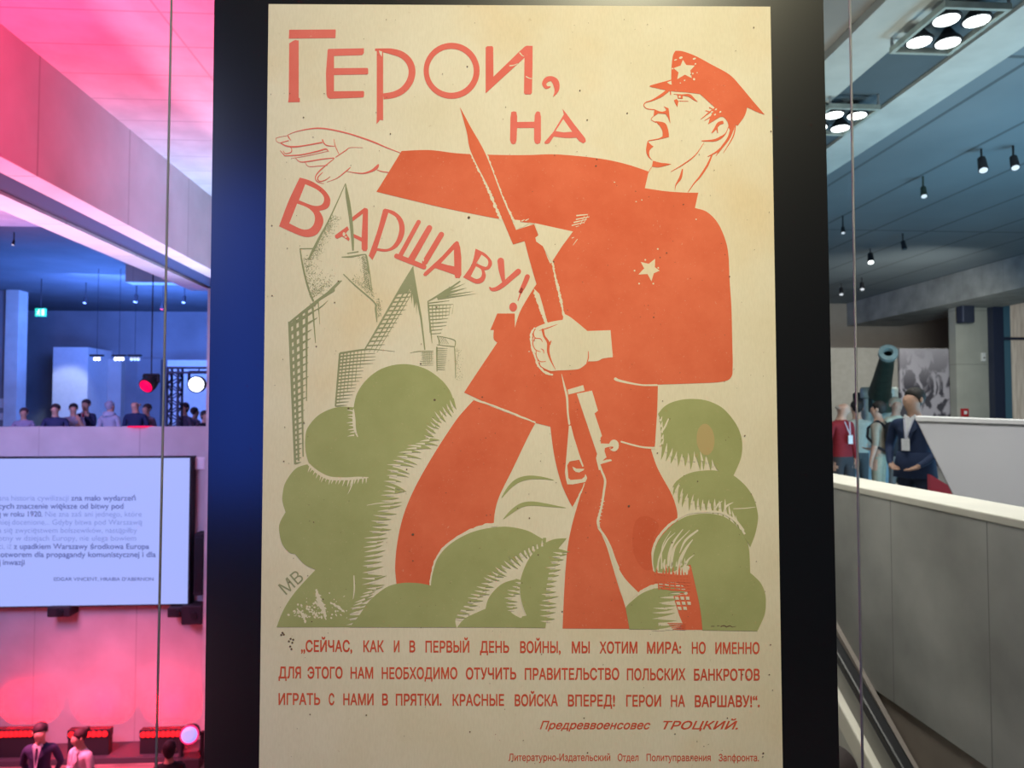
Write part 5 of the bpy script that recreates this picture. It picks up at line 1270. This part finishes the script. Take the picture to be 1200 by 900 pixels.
# pale blue plinth behind the visitors, red call point, spot on the pier
a, b = onY(978, 524, 11.8), onY(1050, 560, 11.8)
o = obj('plinth', box(B(), a.x, b.x, 11.9, 12.2, 0, a.z, .01), M['plinth'])
tag(o, 'low pale blue plinth behind the group of visitors', 'plinth')
c = onY(1129.5, 483.5, 17.0)
t = empty('call_point', (c.x, 16.98, c.z - .1), 'small red fire call point on the concrete pier', 'alarm')
obj('case', box(B(), c.x - .09, c.x + .09, 16.94, 17.0, c.z - .1, c.z + .1, .01), M['red_plastic'], t)
obj('button', box(B(), c.x - .04, c.x + .04, 16.932, 16.942, c.z - .04, c.z + .04, .004), M['pale'], t)
c = onY(1151.5, 418.5, 17.0)
t = empty('wall_sensor', (c.x, 16.97, c.z - .1), 'small white sensor high on the concrete pier', 'sensor')
obj('case', box(B(), c.x - .05, c.x + .05, 16.95, 17.0, c.z - .11, c.z + .11, .01), M['pale'], t)
obj('eye', ball(B(), (c.x, 16.945, c.z - .02), .02), M['black'], t)
c = onY(1134, 366, 16.7)
t = empty('wall_loudspeaker', (c.x, 16.9, c.z - .3), 'dark loudspeaker high on the concrete pier under the ceiling', 'loudspeaker')
obj('cabinet', box(B(), c.x - .16, c.x + .16, 16.66, 16.9, c.z - .26, c.z + .26, .03), M['truss'], t)
obj('bracket', box(B(), c.x - .04, c.x + .04, 16.89, 17.0, c.z - .05, c.z + .05), M['truss'], t)
# red leaflets stand beside the man in the navy suit
a, b = onY(1090, 556, 6.2), onY(1112, 590, 6.2)
t = empty('leaflet_stand', Vector(((a.x + b.x) / 2, 6.3, 0)), 'stand of red leaflets between the navy-suited person and the white counter', 'stand')
bm = B(); prism(bm, [(a.x, 6.2, a.z), (b.x, 6.2, a.z - .1), (b.x + .1, 6.2, .62), (a.x, 6.2, .62)], (0, .04, 0)); obj('leaflet_rack', bm, M['crate_red'], t)
obj('post', box(B(), (a.x + b.x) / 2 - .03, (a.x + b.x) / 2 + .03, 6.24, 6.3, 0.03, a.z - .12), M['gun_pale'], t)
obj('foot', box(B(), (a.x + b.x) / 2 - .18, (a.x + b.x) / 2 + .18, 6.1, 6.4, 0, .035, .01), M['gun_pale'], t)

# ================================================================== PEOPLE
SKIN = {'fair': (0.60, 0.36, 0.27), 'tan': (0.46, 0.27, 0.19)}
_cm = {}
def cloth(col, rough=0.85):
    k = tuple(col)
    if k not in _cm: _cm[k] = mat('cloth_%d' % len(_cm), col, rough, noise=0.08, nscale=30)
    return _cm[k]
EYE = mat('dark_eye', (0.03, 0.02, 0.02), 0.3); LIP = mat('lip', (0.45, 0.18, 0.15), 0.6)
def person(label, foot, yaw, H=1.75, skin='fair', top=(0.1, 0.1, 0.12), legs=(0.06, 0.06, 0.08), shoes=(0.02, 0.02, 0.02), hair=(0.03, 0.02, 0.015), hair_style='short',
           sleeve='long', arm_l='down', arm_r='down', head_yaw=0.0, head_pitch=0.0, bulk=1.0, extras=(), group=None, lean=0.0):
    """Standing figure facing local -Y (towards the camera at yaw 0); one continuous skinned body."""
    s = H / 1.76
    V, E, RAD, TAGS = [], [], [], []
    def v(p, r, par, tg):
        V.append(Vector(p)); RAD.append(r if hasattr(r, '__len__') else (r, r)); TAGS.append(tg)
        if par is not None: E.append((par, len(V) - 1))
        return len(V) - 1
    b = bulk
    pel = v((0, 0, .95), (.150 * b, .115 * b), None, 'legs')
    wai = v((0, 0, 1.08), (.140 * b, .108 * b), pel, 'top')
    che = v((0, .005, 1.28), (.165 * b, .118 * b), wai, 'top')
    nb = v((0, .012, 1.450), (.092, .084), che, 'top')
    nk = v((0, .002, 1.505), .060, nb, 'skin')
    hy, hp = R(head_yaw), R(head_pitch)
    def hd_(p):                                   # head space -> body space, about the neck
        q = Vector(p) - Vector((0, .0, 1.53))
        q = Matrix.Rotation(hp, 3, 'X') @ q; q = Matrix.Rotation(hy, 3, 'Z') @ q
        return q + Vector((0, 0, 1.53))
    h0 = v(hd_((0, -.026, 1.572)), .072, nk, 'skin')
    h1 = v(hd_((0, -.008, 1.645)), .094, h0, 'skin')
    h2 = v(hd_((0, .006, 1.695)), .084, h1, 'skin')
    v(hd_((0, -.112, 1.622)), .015, h1, 'skin')    # nose
    hands = {}
    ARM = {'down': ((.055, .03, 1.13), (.075, -.03, .89), (0, -.015, -1)), 'front': ((.06, .03, 1.14), (-.02, -.20, 1.04), (-.75, -.55, .1)), 'clasp': ((.075, .02, 1.14), (-.05, -.19, .97), (-.75, -.45, -.35)),
           'back': ((.075, .08, 1.15), (-.02, .16, .98), (-.8, .25, -.3)), 'chin': ((.05, -.06, 1.15), (-.05, -.17, 1.36), (-.45, .05, .9)), 'bent': ((.07, .06, 1.14), (.04, -.16, 1.02), (-.35, -.9, .1)), 'out': ((.07, -.02, 1.16), (.12, -.26, 1.10), (.15, -.98, .15))}
    for sx, pose in ((1, arm_l), (-1, arm_r)):
        e_, w_, hd = ARM[pose]
        sh = v((sx * .178 * b, .01, 1.405), .068, che, 'sleeve')
        el = v((sx * (.18 * b + e_[0]), e_[1], e_[2]), .047, sh, 'sleeve')
        fm = 'sleeve' if sleeve == 'long' else 'skin'
        p_ = Vector((sx * (.18 * b + w_[0]), w_[1], w_[2])); mid = (V[el] + p_) / 2
        mi_ = v(mid, .040, el, fm)
        wr = v(p_, .030, mi_, fm)
        h = Vector((sx * hd[0], hd[1], hd[2])).normalized()
        side = h.cross(Vector((0, 0, 1)) if abs(h.z) < .8 else Vector((0, 1, 0))).normalized()
        nrm_ = side.cross(h)
        pl = v(p_ + h * .075, (.034, .020), wr, 'skin')
        for k, (ln, off) in enumerate(((.062, -.030), (.076, -.010), (.072, .010), (.056, .029))):
            a_ = v(p_ + h * (.075 + ln * .5) + side * off, .0088, pl, 'skin')
            v(p_ + h * (.075 + ln) + side * off + nrm_ * .014, .0078, a_, 'skin')
        th = v(p_ + h * .045 + side * -.042, .0105, wr, 'skin'); v(p_ + h * .085 + side * -.054, .0085, th, 'skin')
        hands[sx] = p_ + h * .09
    for sx in (1, -1):
        hp_ = v((sx * .085, 0, .86), (.092, .098), pel, 'legs'); kn = v((sx * .10, -.012, .49), .062, hp_, 'legs'); ca = v((sx * .105, .012, .32), .054, kn, 'legs'); an = v((sx * .11, .02, .085), .042, ca, 'legs')
        v((sx * .125, -.10, .035), (.040, .030), v((sx * .115, -.02, .045), .042, an, 'shoes'), 'shoes')
    me = bpy.data.meshes.new('sk'); bm = B(); ly = bm.verts.layers.skin.verify()
    bv = [bm.verts.new(p * s) for p in V]
    for q, r in zip(bv, RAD): q[ly].radius = (r[0] * s, r[1] * s)
    bv[0][ly].use_root = True
    for a, c in E: bm.edges.new((bv[a], bv[c]))
    bm.to_mesh(me); bm.free()
    tmp = bpy.data.objects.new('sk', me); COL.objects.link(tmp)
    tmp.modifiers.new('s', 'SKIN').use_smooth_shade = True
    sd = tmp.modifiers.new('d', 'SUBSURF'); sd.levels = 2; sd.render_levels = 2
    dg = bpy.context.evaluated_depsgraph_get(); dg.update()
    body = bpy.data.meshes.new_from_object(tmp.evaluated_get(dg))
    bpy.data.objects.remove(tmp)
    body.materials.clear()
    keys = ['skin', 'top', 'legs', 'shoes']
    sk = cloth(SKIN[skin], .6)
    for k in keys: body.materials.append({'skin': sk, 'top': cloth(top), 'legs': cloth(legs), 'shoes': cloth(shoes, .4)}[k])
    bb = B(); bb.from_mesh(body)
    for zc_ in (.93, 1.462):
        bmesh.ops.bisect_plane(bb, geom=bb.verts[:] + bb.edges[:] + bb.faces[:], dist=1e-5, plane_co=(0, 0, zc_ * s), plane_no=(0, 0, 1))
    bb.to_mesh(body); bb.free()
    smp = []
    for a, c in E:
        for t in (0.12, .37, .63, .88): smp.append(((V[a].lerp(V[c], t)) * s, TAGS[c] if t > .3 or TAGS[a] in ('skin',) and TAGS[c] != 'skin' else TAGS[a]))
    for p in body.polygons:
        c = p.center
        tg = min(smp, key=lambda q: (q[0] - c).length_squared)[1]
        if tg in ('top', 'legs'): tg = 'legs' if c.z < .93 * s else 'top'
        if tg in ('top', 'skin') and abs(c.x) < .075 * s and c.z > 1.38 * s and abs(c.y) < .12 * s: tg = 'skin' if c.z > 1.462 * s else 'top'
        p.material_index = keys.index({'sleeve': 'top'}.get(tg, tg)); p.use_smooth = True
    M4 = Matrix.Translation(Vector(foot)) @ Matrix.Rotation(R(yaw), 4, 'Z') @ Matrix.Rotation(R(lean), 4, 'X')
    root = empty('person', Vector(foot), label, 'person', group)
    def add(name, bm, mt, smooth=True):
        bm.transform(M4); return obj(name, bm, mt, root, smooth)
    bmb = B(); bmb.from_mesh(body); bmb.transform(M4)
    o = obj('body', bmb, list(body.materials), root, True)
    def H_(p): return hd_(p) * s
    # hair: a close cap over back and top of the skull
    hm = cloth(hair, .7)
    if hair_style != 'bald':
        bm = B()
        ball(bm, (0, 0, 0), 1.0, 20, 14)
        for q in bm.verts:
            c = q.co.copy()
            r = Vector((.096, .104, .094 if c.z > 0 else .115))
            if hair_style == 'bob': r = Vector((.096, .10, .105 if c.z > 0 else .17))
            p = Vector((c.x * r.x, c.y * r.y + .020, 1.682 + c.z * r.z))
            if p.z < 1.695: p.y = max(p.y, -.012 - .05 * max(0, (p.z - 1.64) / .055))
            if hair_style in ('short', 'bun', 'tail') and p.z < 1.64: p.x *= .90
            q.co = H_(p)
        add('hair', bm, hm)
        if hair_style == 'bun':
            add('hair_bun', ball(B(), H_((0, .12, 1.72)), .045 * s), hm)
        if hair_style == 'tail':
            bm = B(); tube(bm, H_((0, .10, 1.70)), H_((0, .15, 1.56)), .03 * s, .015 * s); add('ponytail', bm, hm)
    else:
        bm = B()
        for sx in (1, -1): ball(bm, H_((sx * .072, .042, 1.640)), (.016 * s, .040 * s, .026 * s))
        add('hair', bm, hm)
    for sx in (1, -1):
        add('eye', ball(B(), H_((sx * .031, -.086, 1.652)), .010 * s, 10, 6), EYE)
        add('ear', ball(B(), H_((sx * .088, .012, 1.636)), Vector((.012, .022, .033)) * s, 10, 7), sk)
    bm = B(); ball(bm, H_((0, -.088, 1.578)), Vector((.023, .008, .006)) * s, 10, 6); add('mouth', bm, LIP)
    # clothing details
    front = -.118 * b - .002
    def F(x, z, d=0.0):                           # a point on the chest front
        if z > 1.40: y = -.070 - (1.46 - z) * .5
        elif z > 1.28: y = -.114 * b + (z - 1.28) * .12
        else: y = -.116 * b + (1.28 - z) * .02
        return Vector((x, y - .012 - d + abs(x) * .16, z)) * s
    for ex in extras:
        if ex == 'shirt':
            bm = B(); prism(bm, [F(-.052, 1.455), F(.052, 1.455), F(.004, 1.14), F(-.004, 1.14)], Vector((0, -.010, 0)) * s); add('shirt_front', bm, cloth((.78, .78, .80)), False)
            bm = B()
            for sx in (1, -1): obox(bm, F(sx * .040, 1.455, -.004), Vector((sx * .022, 0, .016)) * s, Vector((0, .010, 0)) * s, Vector((-sx * .010, 0, .018)) * s, .003)
            add('shirt_collar', bm, cloth((.80, .80, .82)), False)
        elif ex in ('tie', 'tie_dark'):
            bm = B(); prism(bm, [F(-.014, 1.44, .011), F(.014, 1.44, .011), F(.024, 1.16, .011), F(0, 1.11, .011), F(-.024, 1.16, .011)], Vector((0, -.006, 0)) * s); add('tie', bm, cloth((.035, .03, .07) if ex == 'tie_dark' else (.45, .06, .12)), False)
        elif ex == 'lapels':
            bm = B()
            for sx in (1, -1): prism(bm, [F(sx * .055, 1.45, .006), F(sx * .095, 1.34, .004), F(sx * .07, 1.31, .008), F(sx * .006, 1.12, .01), F(sx * .03, 1.30, .012)], Vector((0, -.008, 0)) * s)
            add('lapels', bm, cloth([c * .8 for c in top]), False)
        elif ex in ('badge', 'badge_low'):
            zb = 1.18 if ex == 'badge' else 1.08
            bm = B()
            for sx in (1, -1): obox(bm, (F(sx * .05, 1.44, .014) + F(0, zb + .06, .02)) / 2, (.007 * s, 0, 0), Vector((0, .003, 0)) * s, (F(sx * .05, 1.44, .014) - F(0, zb + .06, .02)) / 2)
            add('lanyard', bm, cloth((.55, .56, .66)), False)
            bm = B(); obox(bm, F(0, zb, .024), Vector((.042, 0, 0)) * s, Vector((0, .003, 0)) * s, Vector((0, 0, .062)) * s); add('badge', bm, cloth((.80, .80, .82)), False)
        elif ex == 'coat':
            bm = B()
            lathe(bm, Vector((0, 0, 1.10)) * s, (0, 0, -1), [(0, .150 * b * s), (.10 * s, .172 * b * s), (.26 * s, .188 * b * s), (.262 * s, .178 * b * s), (.05 * s, .14 * b * s)], 28)
            for q in bm.verts: q.co.y *= .80
            add('jacket_skirt', bm, cloth(top))
        elif ex == 'skirt':
            bm = B(); lathe(bm, Vector((0, 0, 1.05)) * s, (0, 0, -1), [(0, .135 * s), (.12 * s, .17 * s), (.55 * s, .20 * s), (.56 * s, .19 * s)], 26)
            for q in bm.verts: q.co.y *= .82
            add('skirt', bm, cloth(legs))
        elif ex == 'hood':
            bm = B(); lathe(bm, Vector((0, .03, 1.40)) * s, (0, -.1, 1), [(0, .12 * s), (.08 * s, .135 * s), (.12 * s, .11 * s), (.13 * s, .09 * s)], 24); add('hood', bm, cloth([min(1, c * 1.15) for c in top]))
    return root, hands, M4, s
def stand_at(px, py_head, H, Z=0.0):
    """Ground point of a standing figure whose crown shows at this pixel."""
    d = ray(px, py_head); t = (Z + H - CAM.z) / d.z if abs(d.z) > 1e-6 else 10
    return CAM + d * t
def at_depth(px, Y, Z=0.0):
    p = onY(px, 479, Y); return Vector((p.x, Y, Z))
NAVY = (0.012, 0.020, 0.062)
# hall floor, 5 m below
def hall(px, py_top, H):
    p = stand_at(px, py_top, H, HALL_Z); return Vector((p.x, p.y, HALL_Z))
person('person in dark suit and tie on the hall floor, head tilted down, hands behind back', hall(47.5, 847.0, 1.80), 8, 1.80, top=(0.022, 0.022, 0.075), legs=(0.02, 0.02, 0.06), arm_l='back', arm_r='back', head_yaw=22, head_pitch=14,
       extras=('shirt', 'tie_dark', 'lapels', 'badge_low', 'coat'), hair=(.03, .012, .02), bulk=1.0)
person('person in a pale pink blazer with dark hair tied back, on the hall floor', hall(94.5, 854.5, 1.70), -28, 1.70, top=(0.78, 0.66, 0.72), legs=(0.70, 0.60, 0.66), hair=(.05, .015, .02), hair_style='bun', arm_l='down', arm_r='clasp', head_yaw=-22, head_pitch=8,
       extras=('shirt', 'lapels', 'badge', 'coat'), bulk=1.02)
person('person in black seen from behind on the hall floor by the lilac spotlight', hall(198.5, 869.0, 1.68), 195, 1.68, top=(0.015, 0.015, 0.02), legs=(0.02, 0.02, 0.03), hair=(.03, .012, .02), hair_style='bob', sleeve='long', arm_l='front', arm_r='down')
# gallery, behind the parapet
G = [
 (28, 15.9, 478, 'person in a lilac jacket leaning at the gallery parapet beside the pale column', dict(top=(.35, .32, .50), yaw=20, hair=(.08, .05, .06))),
 (65, 15.3, 473.5, 'broad person in a dark vest over a pale shirt, leftmost before the white gallery panel', dict(top=(.03, .04, .12), yaw=12, bulk=1.15, hair=(.03, .02, .03), arm_l='clasp', arm_r='clasp')),
 (86, 15.9, 473.0, 'person in a grey vest top touching the chin, before the white gallery panel', dict(top=(.30, .30, .40), sleeve='short', arm_l='chin', hair=(.02, .02, .03), hair_style='bun', yaw=25)),
 (100.5, 16.5, 468.2, 'tallest person at the gallery parapet, in a dark suit with white shirt and badge', dict(top=(.02, .03, .09), extras=('shirt', 'tie', 'lapels', 'badge'), arm_l='chin', hair=(.03, .02, .03))),
 (129, 15.6, 470.5, 'person in a pale grey hooded jacket seen from behind in the gallery', dict(top=(.42, .46, .60), yaw=170, extras=('hood',), hair=(.35, .38, .50), bulk=1.1)),
 (158.8, 15.3, 467.8, 'person in a dark sleeveless top with bare arms, right above the red puck light', dict(top=(.012, .03, .10), sleeve='short', hair=(.45, .30, .25), hair_style='bald', bulk=1.08)),
 (172, 16.0, 473.5, 'person in a grey top, hand at the chin, right of the bare-armed person', dict(top=(.22, .22, .30), arm_r='chin', hair=(.05, .03, .03), yaw=-20)),
 (216, 15.9, 472.5, 'person with long dark hair and a bare arm just right of the truss tower', dict(top=(.10, .10, .18), sleeve='short', hair=(.05, .03, .04), hair_style='bob', yaw=-30)),
 (228.5, 16.5, 477.5, 'person in a grey top between the truss tower and the black board', dict(top=(.20, .20, .32), hair=(.06, .05, .06), yaw=140)),
 (240, 15.45, 486.0, 'person in black in the gallery, half hidden behind the black board', dict(top=(.012, .012, .03), hair=(.02, .02, .02), hair_style='bob', yaw=60)),
]
for px, Y, pyt, lab, kw in G:
    crown = onY(px, pyt, Y).z
    yw = kw.pop('yaw', 0)
    person(lab, at_depth(px, Y), yw, max(1.45, min(1.95, crown)), **kw)
# visitors beyond the right-hand parapet
def rt(px, Y): return at_depth(px, Y)
crown = lambda px, py, Y: onY(px, py, Y).z
person('person in a navy suit with a badge standing beyond the concrete parapet', rt(1071, 6.9), -62, crown(1068, 455, 6.9), top=(0.012, 0.026, 0.075), legs=(0.010, 0.018, 0.045), hair=(.018, .014, .012), arm_l='clasp', arm_r='clasp', head_yaw=-14,
       extras=('shirt', 'lapels', 'badge', 'coat'), bulk=1.14, skin='tan')
person('bald person in a dark red jacket next to the black board, beyond the parapet', rt(986, 9.3), 20, crown(987, 468, 9.3), top=(0.26, 0.012, 0.022), legs=(.05, .05, .06), hair=(.45, .40, .36), hair_style='bald', head_yaw=35, extras=('badge',), bulk=1.02)
person('person in a pale grey t-shirt seen from behind, directly behind the right-hand cable', rt(1004, 10.2), 170, 1.62, top=(0.42, 0.46, 0.42), legs=(.07, .085, .10), sleeve='short', hair=(.02, .015, .015), bulk=1.08, arm_l='down', arm_r='down')
bp, _, bM, bs = person('person in a beige top wearing a black backpack, seen from behind', rt(1029, 9.5), 222, max(1.6, crown(1028, 473, 9.5)), top=(0.34, 0.30, 0.24), legs=(.36, .36, .28), sleeve='short', hair=(.025, .018, .015), arm_l='down', arm_r='bent')
person('person in a cream shirt half hidden behind the navy-suited person', rt(1050, 10.9), 15, crown(1050, 466, 10.9), top=(0.66, 0.63, 0.50), legs=(.2, .2, .2), hair=(.40, .34, .26), extras=(), head_yaw=-20)
# backpack: carried, a thing of its own
c = bM @ Vector((0, .225 * bs, 1.20 * bs))
t = empty('backpack', bM @ Vector((0, .20 * bs, .95 * bs)), 'black backpack on the back of the person in the beige top', 'backpack')
def bpk(name, loc, size, mt, bev):
    bm = B(); box(bm, loc[0] - size[0], loc[0] + size[0], loc[1] - size[1], loc[1] + size[1], loc[2] - size[2], loc[2] + size[2], bev)
    bm.transform(bM); return obj(name, bm, mt, t, True)
bpk('bag', (0, .215 * bs, 1.20 * bs), (.155, .085, .235), cloth((.012, .013, .02)), .06)
bpk('front_pocket', (0, .305 * bs, 1.10 * bs), (.115, .03, .11), cloth((.02, .021, .03)), .025)
for sx in (1, -1):
    bm = B(); pts = [(sx * .10, .14, 1.38), (sx * .115, .02, 1.47), (sx * .12, -.11, 1.36), (sx * .13, -.12, 1.22), (sx * .15, .02, 1.08), (sx * .12, .14, 1.02)]
    for a, b in zip(pts, pts[1:]): tube(bm, Vector(a) * bs, Vector(b) * bs, .018, n=8)
    bm.transform(bM); obj('strap', bm, cloth((.02, .021, .03)), t)
# someone coming up the stairs, only the side of the head in view
px_, hh = 970, 1.70
best = None
for k in range(400):
    dep = 1.9 + k * 0.003
    p = CAM + ray(px_, 862) * (dep)
    e = abs(p.z - hh - stair_z(p.y))
    if best is None or e < best[0]: best = (e, p)
p = best[1]
person('person on the stairs, only part of the head showing past the black board', (p.x, p.y, stair_z(p.y)), -62, hh, hair=(.03, .02, .02), hair_style='short', top=(.05, .05, .06), head_yaw=0)
